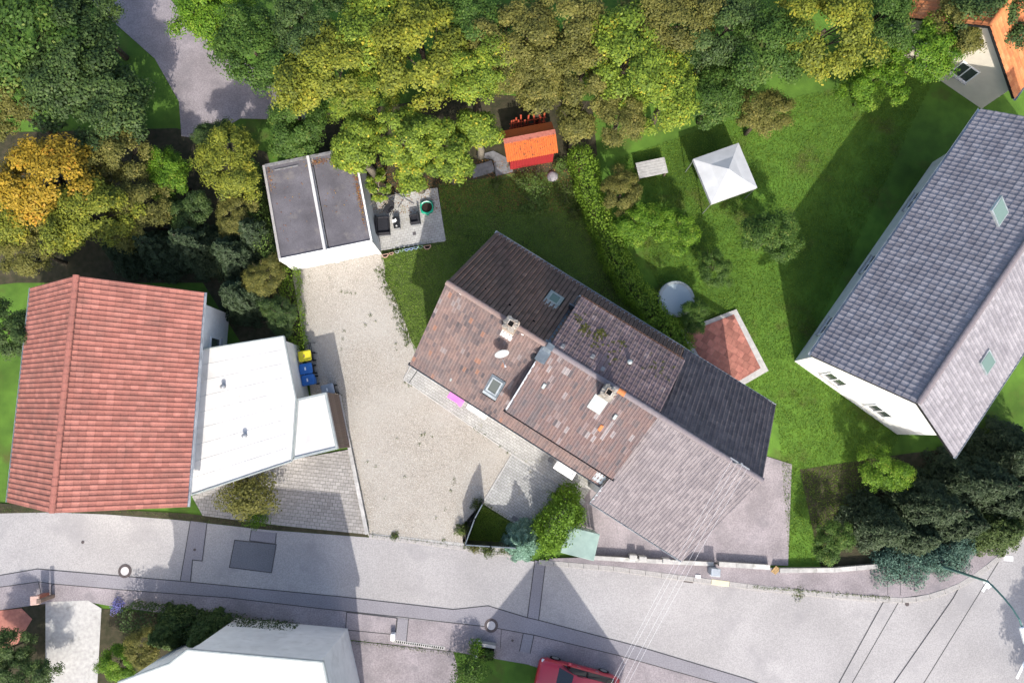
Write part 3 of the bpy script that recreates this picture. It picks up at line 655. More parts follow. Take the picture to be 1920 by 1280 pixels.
GA=R(11.8)
pv3=sheet('patio', pp, .0, G['joint'],skirt=-.05); pavers('paver',pp,GA,.235,.155,.002,G['paver'],pv3,gap=.013)
e4=tag(empty('patio_edging',P(835,451)),kind='structure'); oo=P(835,451)
for pts in ([P(835,451),P(819,352)],[P(711,469),P(835,451)]):
    for k in kerb_line('k',rel(pts),.07,.03,.9,e4): k.name='edging_stone'; k.material_slots[0].link='OBJECT'; k.material_slots[0].material=G['concrete']
cp=[P(500,870),P(657,842),P(688,1001),P(520,984),P(380,966),P(360,930)]
nd=sheet('neighbour_drive', cp, .0, G['joint']); pavers('cobble',cp,R(-6),.3,.2,.002,G['cobble'],nd,gap=.02,jitter=.006)
sheet('neighbour_yard', px([(1060,1035),(1040,1000),(1085,915),(1130,900),(1250,900),(1420,850),(1485,870),(1478,1060),(1330,1055),(1130,1043)]), -.02, G['asphalt_red'])
# back lane, south yards, other neighbours' ground
sheet('back_lane', px([(120,-60),(270,-60),(345,30),(430,105),(560,165),(600,190),(570,225),(450,222),(385,262),(340,255),(335,190),(290,110),(200,30)]), -.02, G['asphalt_red'])
sheet('red_path', px([(-60,1150),(40,1140),(60,1160),(30,1210),(-60,1230)]), -.02, G['pave_warm'])
sheet('garden_path', px([(85,1128),(165,1125),(190,1140),(178,1360),(85,1360)]), -.01, G['concrete'])
sheet('south_yard', px([(560,1190),(850,1222),(860,1260),(820,1420),(540,1420)]), -.03, G['asphalt_red'])
tq=[P(1285,625),P(1375,590),P(1425,690),P(1350,735)]
te=sheet('terrace', tq, .1, G['joint'],skirt=-.06); pavers('paver',tq,HA,.4,.4,.102,G['pave_warm'],te)
sheet('terrace_border', px([(1275,620),(1380,580),(1440,695),(1348,748)]), .09, G['concrete'],skirt=-.06)
sheet('soil_south', px([(180,1140),(300,1150),(560,1186),(545,1260),(330,1300),(250,1400),(175,1400)]), -.04, G['soil'])
sheet('soil_west', px([(-60,1140),(85,1130),(85,1400),(-60,1400)]), -.04, G['soil'])
sheet('soil_east', px([(1500,880),(1700,850),(1960,820),(2100,960),(1900,1000),(1650,1062),(1540,1066)]), -.045, G['soil'])

# ================================================================== THE HOUSE
house=thing('house','brown tiled semi-detached house with two shed dormers beside the gravel drive','house',(ctr.x,ctr.y,0),HA)
LH,WH,HE,HR=11.95,8.4,4.5,8.45; MID=WH/2
def wall_shell(parent,u0,u1,v0,v1,he,ridge,mid,mat,name='wall'):
    b=MB(); b.box(u0,u1,v0,v1,-.1,he)
    for u,s in ((u0,1),(u1,-1)):
        p=[(u,v0,he-.002),(u,mid,ridge),(u,v1,he-.002)]; q=[(u+s*.3,a,c) for _,a,c in p]
        b.face(p if s<0 else p[::-1]); b.face(q if s>0 else q[::-1])
    return b.build(name,mat,parent)
wall_shell(house,.3,LH,.6,WH-.6,HE+.4,HR-.35,MID,G['cream'])
def slab(parent,name,a,b_,c,d,mat,th=.12):
    b=MB(); A=[Vector(x) for x in (a,b_,c,d)]; n=(A[1]-A[0]).cross(A[3]-A[0]).normalized()
    if n.z<0: n=-n
    B=[p-n*th for p in A]
    b.face(A); b.face(B[::-1])
    for i in range(4): b.face([A[i],B[i],B[(i+1)%4],A[(i+1)%4]])
    return b.build(name,mat,parent,merge=True)
DS_U,DS_V,DS_Z=5.68,.62,6.65
DN_U,DN_V,DN_Z=5.85,7.35,6.85
roof_s=slab(house,'roof',(0,MID,HR),(LH,MID,HR),(LH,0,HE),(0,0,HE),G['black'])
roof_n=slab(house,'roof',(0,MID,HR-.003),(LH,MID,HR-.003),(LH,WH,HE),(0,WH,HE),G['black'])
dorm_s=slab(house,'dormer_roof',(DS_U,MID,HR+.05),(LH,MID,HR+.05),(LH,DS_V,DS_Z),(DS_U,DS_V,DS_Z),G['black'])
dorm_n=slab(house,'dormer_roof',(DN_U,MID,HR+.047),(LH,MID,HR+.047),(LH,DN_V,DN_Z),(DN_U,DN_V,DN_Z),G['black'])
def south_tint(u,v):
    t=.45+.22*math.sin(u*1.7+v*.6)*math.sin(v*1.3)+rnd.gauss(0,.2)
    return min(.93,max(0,t)) if rnd.random()>.02 else 1.0
def sd_tint(u,v):
    t=.48+.25*math.sin(u*.9+1)*math.sin(v*1.4+u*.3)+rnd.gauss(0,.22)
    return min(.97,max(0,t)) if rnd.random()>.0 else .9
eS=.035
tile_slope('roof_tiles',(0,MID,HR+eS),(DS_U+.1,MID,HR+eS),(0,-.04,HE+eS-.04),.165,.33,TS['south'],roof_s,holes=[(4.05,4.95,3.35,4.85)],tint=south_tint)
vs0=.95; zs=HE+(HR-HE)*vs0/MID
tile_slope('roof_tiles',(DS_U+.1,vs0,zs+eS),(LH,vs0,zs+eS),(DS_U+.1,-.04,HE+eS-.04),.165,.33,TS['south'],roof_s,tint=lambda u,v: min(.9,max(0,rnd.gauss(.55,.2))))
tile_slope('roof_tiles',(0,MID,HR+eS),(DN_U+.05,MID,HR+eS),(0,WH+.04,HE+eS-.04),.235,.3,TS['north'],roof_n,amp=1.9,cover=.84,holes=[(4.3,5.1,3.1,4.05)],tint=lambda u,v: min(1,max(0,rnd.gauss(.45,.2))))
vn0=7.0; zn=HE+(HR-HE)*(WH-vn0)/MID
tile_slope('roof_tiles',(DN_U+.05,vn0,zn+eS),(LH,vn0,zn+eS),(DN_U+.05,WH+.04,HE+eS-.04),.235,.3,TS['north'],roof_n,amp=1.9,cover=.84,tint=lambda u,v: min(1,max(0,rnd.gauss(.6,.15))))
tile_slope('roof_tiles',(DS_U,MID,HR+.05+eS),(LH,MID,HR+.05+eS),(DS_U,DS_V-.05,DS_Z+eS-.03),.165,.36,TS['southd'],dorm_s,tint=sd_tint,lift=.03)
NT=tile_slope('roof_tile',(DN_U,MID,HR+.05+eS),(LH,MID,HR+.05+eS),(DN_U,DN_V+.05,DN_Z+eS-.03),.245,.3,TS['northd'],dorm_n,individual=True,lift=.045,th=.04,amp=1.15,cover=.93)
ridge_row(roof_s,(-.02,MID,HR+.02),(5.75,MID,HR+.02),TS['ridge'],15,.13)
ridge_row(dorm_s,(5.9,MID,HR+.09),(11.95,MID,HR+.09),TS['ridge2'],16,.13,special={10:TS['orange']})
# mortar bed along the ridge, verge boards, gutters
def bar(parent,name,a,c,r,mat,n=8): return MB().tube([a,c],r,n).build(name,mat,parent)
def gutter(parent,name,a,c,mat,r=.075):
    a,c=Vector(a),Vector(c); b=MB(); d=(c-a).normalized(); s=Vector((-d.y,d.x,0)); K=6
    for rr,fl in ((r,0),(r*.86,1)):
        A=[a+s*math.cos(math.pi+math.pi*k/K)*rr+Vector((0,0,math.sin(math.pi+math.pi*k/K)*rr)) for k in range(K+1)]
        B=[p+(c-a) for p in A]
        for k in range(K): b.face([A[k],B[k],B[k+1],A[k+1]] if not fl else [A[k],A[k+1],B[k+1],B[k]])
    for sg in (-1,1): b.tube([a+s*sg*r,c+s*sg*r],.012,6)
    return b.build(name,mat,parent)
gutter(house,'gutter',(-.06,-.08,HE-.03),(LH,-.08,HE-.03),G['lead'])
gutter(house,'gutter',(-.06,WH+.08,HE-.03),(LH,WH+.08,HE-.03),G['zinc'],.085)
gutter(house,'gutter',(DS_U-.1,DS_V-.09,DS_Z-.02),(LH+.1,DS_V-.09,DS_Z-.02),G['blackmetal'],.06)
gutter(house,'gutter',(DN_U-.02,DN_V+.1,DN_Z-.02),(LH-.1,DN_V+.1,DN_Z-.02),G['copper'],.06)
for (a,c) in (((-.02,MID,HR-.02),(-.02,-.04,HE-.02)),((-.02,MID,HR-.02),(-.02,WH+.04,HE-.02))):
    b=MB(); a,c=Vector(a),Vector(c); b.face([a,c,c-Vector((0,0,.22)),a-Vector((0,0,.22))]); b.face([a+Vector((.04,0,0)),a+Vector((.04,0,-.22)),c+Vector((.04,0,-.22)),c+Vector((.04,0,0))]); b.face([a,a+Vector((.04,0,0)),c+Vector((.04,0,0)),c]); b.build('verge_board',G['brownwood'],house)
bar(house,'end_cap',(-.08,-.08,HE-.05),(.0,-.08,HE-.05),.09,G['blackmetal'])
# dormer cheeks and fronts
def zmain_s(v): return HE+(HR-HE)*v/MID
def zmain_n(v): return HE+(HR-HE)*(WH-v)/MID
b=MB(); b.face([(DS_U+.12,MID-.02,HR-.02),(DS_U+.12,DS_V+.25,DS_Z+.02),(DS_U+.12,DS_V+.25,zmain_s(DS_V+.25)-.05)]); b.face([(DS_U+.12,DS_V+.25,DS_Z+.02),(LH-.02,DS_V+.25,DS_Z+.02),(LH-.02,DS_V+.25,zmain_s(DS_V+.25)-.05),(DS_U+.12,DS_V+.25,zmain_s(DS_V+.25)-.05)]); b.build('dormer_wall',G['lead'],house)
b=MB(); b.face([(DN_U+.1,MID+.02,HR-.02),(DN_U+.1,DN_V-.25,zmain_n(DN_V-.25)-.05),(DN_U+.1,DN_V-.25,DN_Z+.02)]); b.face([(DN_U+.1,DN_V-.25,DN_Z+.02),(DN_U+.1,DN_V-.25,zmain_n(DN_V-.25)-.05),(LH-.02,DN_V-.25,zmain_n(DN_V-.25)-.05),(LH-.02,DN_V-.25,DN_Z+.02)]); b.build('dormer_wall',G['lead'],house)
def window_part(parent,x0,x1,y,z0,z1,s=1,axis='v'):
    """window in a wall: frame with a pane and a sill"""
    b=MB(); f=.07
    def bx(a,b_,c,d,e,g):
        if axis=='v': b.box(a,b_,min(c,d),max(c,d),e,g)
        else: b.box(min(c,d),max(c,d),a,b_,e,g)
    for q in ((x0,x1,z0,z0+f),(x0,x1,z1-f,z1),(x0,x0+f,z0+f,z1-f),(x1-f,x1,z0+f,z1-f),((x0+x1)/2-.035,(x0+x1)/2+.035,z0+f,z1-f)): bx(q[0],q[1],y-.05*s,y+.06*s,q[2],q[3])
    w=b.build('window',G['whitepaint'],parent)
    b=MB(); bx(x0+f,x1-f,y,y+.015*s,z0+f,z1-f); b.build('pane',G['glass'],w)
    b=MB(); bx(x0-.06,x1+.06,y,y+.16*s,z0-.05,z0-.003); b.build('sill',G['concrete'],w)
for u in (6.3,8.4,10.2): window_part(house,u,u+1.2,DS_V+.22,zmain_s(DS_V)+.25,DS_Z-.15,-1)
for u in (6.5,8.5,10.3): window_part(house,u,u+1.1,DN_V-.22,zmain_n(DN_V)+.3,DN_Z-.15,1)
for u,z0,z1 in ((1.0,1.0,2.2),(4.6,1.0,2.2),(7.0,1.0,2.2)): window_part(house,u,u+1.3,.58,z0,z1,-1)
for u in (1.2,4.5,8.0): window_part(house,u,u+1.4,WH-.58,.9,2.2,1)
for v in (2.0,5.0): window_part(house,v,v+1.2,.28,1.0,2.2,-1,'u'); 
window_part(house,3.6,4.8,.28,5.2,6.4,-1,'u')
# front doors with white canopies over them
def L2(pxx,py,z):
    w=P(pxx,py,z)-ctr; return Vector((w.x*math.cos(HA)+w.y*math.sin(HA), -w.x*math.sin(HA)+w.y*math.cos(HA), z))
for (a,c,d,e) in (((880,754),(914,780),(909,787),(874,762)),((1043,866),(1079,889),(1073,900),(1037,876))):
    q=[L2(*k,2.45) for k in (a,c,d,e)]
    u0=(q[0].x+q[3].x)/2; u1=(q[1].x+q[2].x)/2; v0=min(q[2].y,q[3].y)
    b=MB(); b.box(u0+.1,u1-.1,.52,.64,.0,2.1); dr=b.build('door',G['brownwood'],house)
    MB().box(u0+.25,u0+.3,.46,.515,.95,1.1).build('handle',G['galv'],dr)
    b=MB(); b.bbox(u0,u1,v0,.6,2.38,2.46,.02); cn=b.build('door_canopy',G['canopy'],house)
    for uu in (u0+.1,u1-.14): MB().tube([(uu,.6,2.85),(uu,v0+.2,2.47)],.015,6).build('stay',G['galv'],cn)
# lead flashing step between the roofs, white verge strip on the south dormer
fl=MB(); z5=lambda v: HR+.05+(DS_Z-HR-.05)*(MID-v)/(MID-DS_V)
fl.box(5.55,6.1,3.35,MID+.25,HR-.02,HR+.0)
A=[Vector((5.62,MID-.1,z5(MID-.1)+.1)),Vector((6.05,MID-.1,z5(MID-.1)+.1)),Vector((6.0,3.35,z5(3.35)+.095)),Vector((5.62,3.35,z5(3.35)+.095))]
fl.face(A); fl.face([A[0],A[3],A[3]-Vector((0,0,.25)),A[0]-Vector((0,0,.25))]); fl.face([A[3],A[2],A[2]-Vector((0,0,.1)),A[3]-Vector((0,0,.1))])
fl.box(5.72,6.08,MID-.14,MID+.16,HR+.12,HR+.2)
fl.build('flashing',G['lead'],house)
b=MB(); b.box(5.38,5.62,3.3,3.62,zmain_s(3.4)+.02,zmain_s(3.4)+.32); b.build('roof_outlet',G['blackmetal'],house)
b=MB(); a,c=Vector((DS_U-.03,3.3,z5(3.3)+.06)),Vector((DS_U-.03,DS_V-.02,DS_Z+.06)); b.face([a,c,c+Vector((.07,0,.0)),a+Vector((.07,0,0))]); b.face([a,a-Vector((0,0,.18)),c-Vector((0,0,.18)),c]); b.build('verge_strip',G['zinc'],house)
b=MB(); b.box(DN_U-.32,DN_U+.02,DN_V-.55,DN_V-.5,5.6,6.9); b.build('flashing',G['lead'],house)
MB().tube([(DN_U-.08,DN_V+.1,DN_Z-.08),(DN_U-.15,DN_V+.05,DN_Z-.3),(DN_U-.15,DN_V-.3,zmain_n(DN_V-.3)+.12)],.05,8).build('downpipe',G['galv'],house)
MB().tube([(-.02+.4,-.08,HE-.08),(.4,.3,HE-.45),(.4,.52,HE-.7),(.4,.52,.05)],.045,8).build('downpipe',G['zinc'],house)
# valley strip west of the north dormer
A=[Vector((DN_U-.28,MID+.1,zmain_n(MID+.1)+.075)),Vector((DN_U+.12,MID+.1,zmain_n(MID+.1)+.075)),Vector((DN_U+.12,DN_V-.1,zmain_n(DN_V-.1)+.075)),Vector((DN_U-.28,DN_V-.1,zmain_n(DN_V-.1)+.075))]
b=MB(); b.face(A); b.build('valley',G['lead'],house)
# east end grey tile band
b=MB(); A=[Vector((11.35,.62,zmain_s(.62)+.1)),Vector((11.93,.62,zmain_s(.62)+.1)),Vector((11.93,.0,HE+.095)),Vector((11.35,.0,HE+.095))]; b.face(A); b.build('eaves_flashing',G['zinc'],house)
# skylights
def skylight(uc,vc,w,l,side,mat,frame):
    za=zmain_s if side<0 else zmain_n; z=za(vc); sl=math.atan2(HR-HE,MID)*(1 if side<0 else -1)
    Mx=Matrix.Translation((uc,vc,z+.07))@Matrix.Rotation(sl,4,'X')
    b=MB(); b.box(-w/2-.1,w/2+.1,-l/2-.14,l/2+.1,-.06,.03,Mx); s=b.build('skylight',G['lead'] if side<0 else G['greysheet'],house)
    b=MB()
    for q in ((-w/2,w/2,-l/2,-l/2+.09),(-w/2,w/2,l/2-.09,l/2),(-w/2,-w/2+.08,-l/2+.09,l/2-.09),(w/2-.08,w/2,-l/2+.09,l/2-.09)): b.box(q[0],q[1],q[2],q[3],.0,.085,Mx)
    b.build('frame',frame,s)
    MB().box(-w/2+.08,w/2-.08,-l/2+.09,l/2-.09,.03,.05,Mx).build('pane',mat,s)
    MB().box(-w/2-.1,w/2+.1,-l/2-.34,-l/2-.14,-.05,.0,Mx).build('apron',G['zinc'],s)
    return s
skylight(4.52,1.33,.62,1.02,-1,G['glass'],G['zinc'])
s2=skylight(4.72,6.73,.62,.85,1,G['glass_sky'],G['greysheet'])
# chimneys
def chimney(u,v,ztop,w,d,mat,apron_mat,apron_len,n):
    b=MB()
    for k in range(int((ztop-7.6)/.08)):
        z=7.6+k*.08; j=rnd.uniform(-.006,.006); b.box(u-w/2+j,u+w/2+j,v-d/2+j,v+d/2+j,z,z+.076)
    c=b.build('chimney',mat,house)
    b=MB()
    K=28; ou=[]; inn=[]     # broken mortar flaunching with a ragged rim
    for k in range(K):
        a=2*math.pi*k/K; q=1/max(abs(math.cos(a)),abs(math.sin(a))); r=(w/2+rnd.uniform(-.05,.07))*q; ou.append(Vector((u+math.cos(a)*r,v+math.sin(a)*r,ztop-.02+rnd.uniform(-.02,.02)))); inn.append(Vector((u+math.cos(a)*.17*q,v+math.sin(a)*.17*q,ztop+.05+rnd.uniform(-.015,.02))))
    for k in range(K):
        j=(k+1)%K; b.face([ou[k],ou[j],inn[j],inn[k]]); b.face([ou[j],ou[k],ou[k]-Vector((0,0,.09)),ou[j]-Vector((0,0,.09))])
    for k in range(5):
        a=rnd.uniform(0,6.28); r=w*.36; s_=rnd.uniform(.03,.055); x=u+math.cos(a)*r; y=v+math.sin(a)*r; b.bbox(x-s_,x+s_,y-s_,y+s_,ztop,ztop+.07,.015)
    b.build('cap',G['mortar'],c)
    b=MB()
    f=.12
    for q in ((-f-.04,f+.04,-f-.04,-f),(-f-.04,f+.04,f,f+.04),(-f-.04,-f,-f,f),(f,f+.04,-f,f)): b.box(u+q[0],u+q[1],v+q[2],v+q[3],ztop-.3,ztop+.09)
    b.build('flue',G['brick'],c)
    MB().box(u-f,u+f,v-f,v+f,ztop-.3,ztop+.055).build('flue_opening',G['soot_hole_shade'],c)
    return c
c1=chimney(3.78,4.05,9.35,.62,.62,G['brick'],None,0,1)
c2=chimney(9.33,3.78,9.35,.6,.6,G['mortar'],None,0,2)
def apron(u,w,v0,v1,zf,mat,parent):
    A=[Vector((u-w/2,v0,zf(v0)+.11)),Vector((u+w/2,v0,zf(v0)+.11)),Vector((u+w/2,v1,zf(v1)+.11)),Vector((u-w/2,v1,zf(v1)+.11))]
    B=[p-Vector((0,0,.05)) for p in A]; b=MB(); b.face(A)
    for i in range(4): b.face([A[i],B[i],B[(i+1)%4],A[(i+1)%4]])
    b.build('apron',mat,parent)
apron(3.8,.62,3.48,3.74,zmain_s,G['membrane'],c1)
apron(9.28,.72,2.78,3.5,z5,G['greysheet'],c2)
# vent tiles and odd pieces on the slopes
def bump_tile(parent,u,v,zf,mat,w=.16,l=.3,h=.12,name='vent_tile'):
    z=zf(v)+.1; sl=math.atan2(zf(v+.1)-zf(v-.1),.2); Mx=Matrix.Translation((u,v,z))@Matrix.Rotation(sl,4,'X')
    b=MB(); b.bbox(-w/2,w/2,-l/2,l/2,-.03,h*.6,.025,Mx); b.build(name,mat,parent)
zdn=lambda v: HR+.05+(DN_Z-HR-.05)*(v-MID)/(DN_V-MID)
for p_ in ((1020,723),(1152,781)): q=L2(*p_,7.8); bump_tile(dorm_s,q.x,q.y,z5,G['greysheet'],name='vent_tile')
for p_ in ((1110,669),(1128,693),(1054,651)): q=L2(*p_,7.9); bump_tile(dorm_n,q.x,q.y,zdn,G['slab'],.2,.26,.08)
q=L2(1178,680,7.5); 
b=MB(); b.lathe([(.11,zdn(q.y)+.05),(.1,zdn(q.y)+.3),(.12,zdn(q.y)+.3),(.12,zdn(q.y)+.34),(.02,zdn(q.y)+.4),(.0,zdn(q.y)+.4)],12,(q.x,q.y)); b.build('vent_pipe',G['greysheet'],dorm_n)
q=L2(1125,802,7.4); bump_tile(dorm_s,q.x,q.y,z5,TS['orange'],.17,.34,.05,'replacement_tile')
for p_ in ((910,541),(956,572),(1001,603)): q=L2(*p_,7.6); bump_tile(roof_n,q.x,q.y,zmain_n,G['soot_hole_shade'],.13,.12,.03,'vent_opening')
q=L2(844,711,5.3); bump_tile(roof_s,q.x,q.y,zmain_s,G['greysheet'],.1,.2,.05,'snow_hook')
for p_ in ((864,553),(979,628)): q=L2(*p_,8.2); bump_tile(roof_n if p_[0]<900 else roof_n,q.x,q.y,lambda v: min(zmain_s(v),zmain_n(v)),G['whitepaint'],.14,.06,.03,'mortar_patch')
# moss cushions on the north dormer
rngm=np.random.default_rng(5); mp=[];
for (cx,cy,nn,sp_) in ((1098,620,26,11),(1127,625,30,9),(1085,597,12,12),(1115,640,14,12),(1168,643,8,6),(1150,655,10,18),(1230,690,14,22)):
    for k in range(nn):
        q=L2(cx+rngm.normal()*sp_*.6,cy+rngm.normal()*sp_*.6,7.6)
        if DN_U+.1<q.x<LH-.1 and MID+.2<q.y<DN_V: mp.append((q.x,q.y,zdn(q.y)+.105))
mp=np.repeat(np.array(mp),7,axis=0)+rngm.normal(size=(len(mp)*7,3))*np.array([.035,.035,.008])
o=bpy.data.objects.new('moss',leaf_mesh('moss',mp,np.tile([0,.4,1.],(len(mp),1))+rngm.normal(size=(len(mp),3))*.3,np.full(len(mp),.07),rngm.uniform(0,.55,len(mp)),LF['olive'],aspect=.9)); COL.objects.link(o); o.parent=house; o['kind']='stuff'
# satellite dish
sd=thing('satellite_dish','white satellite dish on a mast on the brown south roof','satellite dish',hl(4.0,2.85,0),0)
q=hl(4.0,2.85); zb=zmain_s(2.85)
MB().tube([(0,0,zb-.3),(0,0,zb+.75)],.03,8).build('mast',G['galv'],sd)
dn=Vector((.25,-.95,.42)).normalized(); c0=Vector((.0,-.08,zb+.75)); Mx=Matrix.Translation(c0)@dn.to_track_quat('Z','Y').to_matrix().to_4x4()
b=MB()
def dish_ring(r,z,n=24): return [Mx@Vector((r*math.cos(2*math.pi*k/n),r*math.sin(2*math.pi*k/n),z)) for k in range(n)]
pr=[(.001,0),(.15,.012),(.28,.045),(.36,.078)]; rr=[dish_ring(*x) for x in pr]
for A,B in zip(rr,rr[1:]):
    for k in range(24): b.face([A[k],A[(k+1)%24],B[(k+1)%24],B[k]])
rb=[dish_ring(r,z-.02) for r,z in pr]
for A,B in zip(rb,rb[1:]):
    for k in range(24): b.face([A[k],B[k],B[(k+1)%24],A[(k+1)%24]])
for k in range(24): b.face([rr[-1][k],rr[-1][(k+1)%24],rb[-1][(k+1)%24],rb[-1][k]])
b.build('reflector',G['dish'],sd,smooth=False)
e0=c0+Vector((.05,-.3,-.28)); e1=c0+Vector((.2,-.72,.05))
MB().tube([e0,e1],.018,6).build('arm',G['dish'],sd); MB().tube([e1-dn*.02,e1+dn*-.12],.04,8).build('receiver',G['whitepaint'],sd)
for k in range(4): 
    p_=e0+(e1-e0)*(.35+.2*k); MB().tube([p_-Vector((.05,0,0)),p_+Vector((.05,0,0))],.008,5).build('clip',G['galv'],sd)

# ---- the attached neighbour
n_h=thing('house','pale tiled attached house with long roof sweeping down to the street side','house',(ctr.x,ctr.y,0),HA)
NU0,NU1,NV,NZ=LH+.03,17.6,-1.0,4.15
b=MB(); b.box(NU0+.05,NU1-.35,-.5,WH-.6,-.1,4.0)
for u in (NU0+.05,NU1-.35): b.face([(u,-.5,4.0),(u,MID,HR-.3),(u,WH-.6,HE+.3),(u,WH-.6,4.0)]); b.face([(u+.02,-.5,4.0),(u+.02,WH-.6,4.0),(u+.02,WH-.6,HE+.3),(u+.02,MID,HR-.3)])
b.build('wall',G['white'],n_h)
nr_s=slab(n_h,'roof',(NU0,MID,HR),(NU1,MID,HR),(NU1,NV,NZ),(NU0,NV,NZ),G['black'])
nr_n=slab(n_h,'roof',(NU0,MID,HR-.003),(NU1,MID,HR-.003),(NU1,WH,HE),(NU0,WH,HE),G['black'])
tile_slope('roof_tiles',(NU0,MID,HR+.06),(NU1,MID,HR+.06),(NU0,NV-.04,NZ+.04),.17,.36,TS['lilac'],nr_s)
tile_slope('roof_tiles',(NU0,MID,HR+.06),(NU1,MID,HR+.06),(NU0,WH+.04,HE+.02),.235,.32,TS['dark'],nr_n)
ridge_row(nr_s,(NU0,MID,HR+.06),(NU1,MID,HR+.06),TS['ridge2'],16,.13)
gutter(n_h,'gutter',(NU0,NV-.08,NZ-.03),(NU1,NV-.08,NZ-.03),G['zinc']); gutter(n_h,'gutter',(NU0,WH+.08,HE-.03),(NU1,WH+.08,HE-.03),G['zinc'])
b=MB(); a,c=Vector((NU0-.02,-.05,4.93+.1)),Vector((NU0-.02,NV,NZ+.1)); b.face([a,c,c+Vector((.16,0,0)),a+Vector((.16,0,0))]); b.face([a,a-Vector((0,0,.25)),c-Vector((0,0,.25)),c]); b.build('verge_strip',G['zinc'],n_h)
for u in (13,15.2): window_part(n_h,u,u+1.3,-.52,1.0,2.3,-1); window_part(n_h,u,u+1.3,WH-.58,1.0,2.3,1)
MB().box(16.0,16.08,MID-.04,MID+.04,HR,HR+1.3).build('wire_mast',G['galv'],n_h)
MB().box(15.55,16.55,MID-.03,MID+.03,HR+.95,HR+1.03).build('wire_crossarm',G['galv'],n_h)
# ================================================================== GARAGE
gw=P(548,507); garage=thing('garage','white double garage with two dark felt roofs and a pale dividing parapet','garage',(-13.2,9.36,0),GA)
GWD,GDP,GH=5.36,5.7,2.95; GM=2.66
b=MB()
b.box(0,.2,0,GDP,-.1,GH-.25); b.box(GWD-.2,GWD,0,GDP,-.1,GH-.25); b.box(.2,GWD-.2,GDP-.2,GDP,-.1,GH-.25); b.box(GM-.12,GM+.12,0,GDP-.2,-.1,GH-.25)
b.box(.2,GWD-.2,0,.2,2.2,GH-.25); b.build('wall',G['white'],garage)
for a,c in ((.2,GM-.12),(GM+.12,GWD-.2)):
    d=MB()
    for k in range(5): d.bbox(a+.002,c-.002,.06,.11,.02+k*.436,.02+k*.436+.425,.01)
    d=d.build('garage_door',G['whitepaint'],garage)
    MB().box((a+c)/2-.08,(a+c)/2+.08,.02,.058,.9,.94).build('handle',G['galv'],d)
for k,(a,c,x) in enumerate(((.0,GM-.09,.02),(GM+.09,GWD,0))):
    r=MB().box(a+.12,c-(.0 if k==0 else .08),.1,GDP-.1,GH-.245,GH-.12).build('roof',G['felt'],garage)
# front fascia, edge trims
MB().box(-.0,GWD,-.03,.1,GH-.245,GH-.03).build('fascia',G['white'],garage)
MB().box(-.02,.12,.105,GDP,GH-.245,GH-.02).build('parapet',G['granite'],garage)
MB().box(GWD-.08,GWD+.02,.105,GDP,GH-.245,GH-.0).build('parapet',G['white'],garage)
MB().box(.125,GWD-.085,GDP-.1,GDP+.05,GH-.245,GH-.03).build('parapet',G['slab'],garage)
MB().bbox(GM-.085,GM+.085,-.02,GDP+.02,GH-.245,GH+.12,.03).build('dividing_parapet',G['membrane'],garage)
MB().box(.6,2.0,GDP-.42,GDP-.36,GH-.118,GH-.06).build('batten',G['slab'],garage)
MB().tube([(.7,-.035,1.2),(.7,-.035,1.25)],.03,8).build('door_lamp',G['slab'],garage)
# leaf litter blown into the roof corners
rl=np.random.default_rng(9); LP_=[]
for (x,y,sx,sy,n_) in ((GWD-.25,3.2,.07,1.1,330),(GM+.5,5.3,.4,.12,140),(.28,4.9,.1,.5,60),(1.0,3.0,.9,1.8,45),(3.9,3.0,.8,1.8,35),(GWD-.2,4.6,.1,.4,80)):
    LP_.append(np.stack([x+rl.normal(size=n_)*sx,y+rl.normal(size=n_)*sy,np.full(n_,GH-.1)],1))
LP_=np.vstack(LP_); LP_=LP_[(LP_[:,0]>.15)&(LP_[:,0]<GWD-.1)&(LP_[:,1]>.2)&(LP_[:,1]<GDP-.15)&(abs(LP_[:,0]-GM)>.12)]
o=bpy.data.objects.new('leaf_litter',leaf_mesh('leaf_litter',LP_,np.tile([0,0,1.],(len(LP_),1))+rl.normal(size=(len(LP_),3))*.35,rl.uniform(.05,.1,len(LP_)),rl.uniform(0,1,len(LP_)),G['leaflitter'])); COL.objects.link(o); o.parent=garage; o['kind']='stuff'

# ================================================================== CARPORT, ANNEX, BOUNDARY WALLS (west neighbour)
cpq=[P(556,748,3.0),P(612,735,3.0),P(634,841,3.0),P(548,862,3.0)]
c0=cpq[1]; car=thing('carport','flat pale roofed carport with brown board side wall beside the gravel drive','carport',(c0.x,c0.y,0))
rel_=lambda l:[(p.x-c0.x,p.y-c0.y) for p in l]
MB().prism(rel_(cpq),2.8,2.98).build('roof',G['membrane'],car)
e=[Vector((p[0],p[1],0)) for p in rel_(cpq)]
for i in range(4):
    a,d=e[i],e[(i+1)%4]; t=(d-a).normalized(); s=Vector((t.y,-t.x,0)); s=-s if s.dot((a+d)/2-sum(e,Vector())/4)<0 else s
    MB().prism([(a-t*.0).xy[:],(d).xy[:],(d-s*.12-t*.12).xy[:],(a-s*.12+t*.12).xy[:]],2.981,3.04).build('roof_edging',G['greysheet'],car)
a,d=e[1],e[2]; L_=(d-a).length; t=(d-a).normalized(); s=Vector((-t.y,t.x,0)); n=22; bw=L_/n; me=None
for i in range(n):
    if me is None: o=MB().box(.006,bw-.006,-.03,.03,.25,2.79).build('board',G['brownwood'],car); me=o.data
    else: o=bpy.data.objects.new('board',me); COL.objects.link(o); o.parent=car
    p=a+t*bw*i-s*.0; o.location=(p.x,p.y,0); o.rotation_euler=(0,0,math.atan2(t.y,t.x))
G['brownwood'].node_tree  # boards share one stain
for p in e: 
    q=p*.94+sum(e,Vector())/4*.06; MB().box(q.x-.06,q.x+.06,q.y-.06,q.y+.06,-.05,2.795).build('post',G['brownwood'],car)
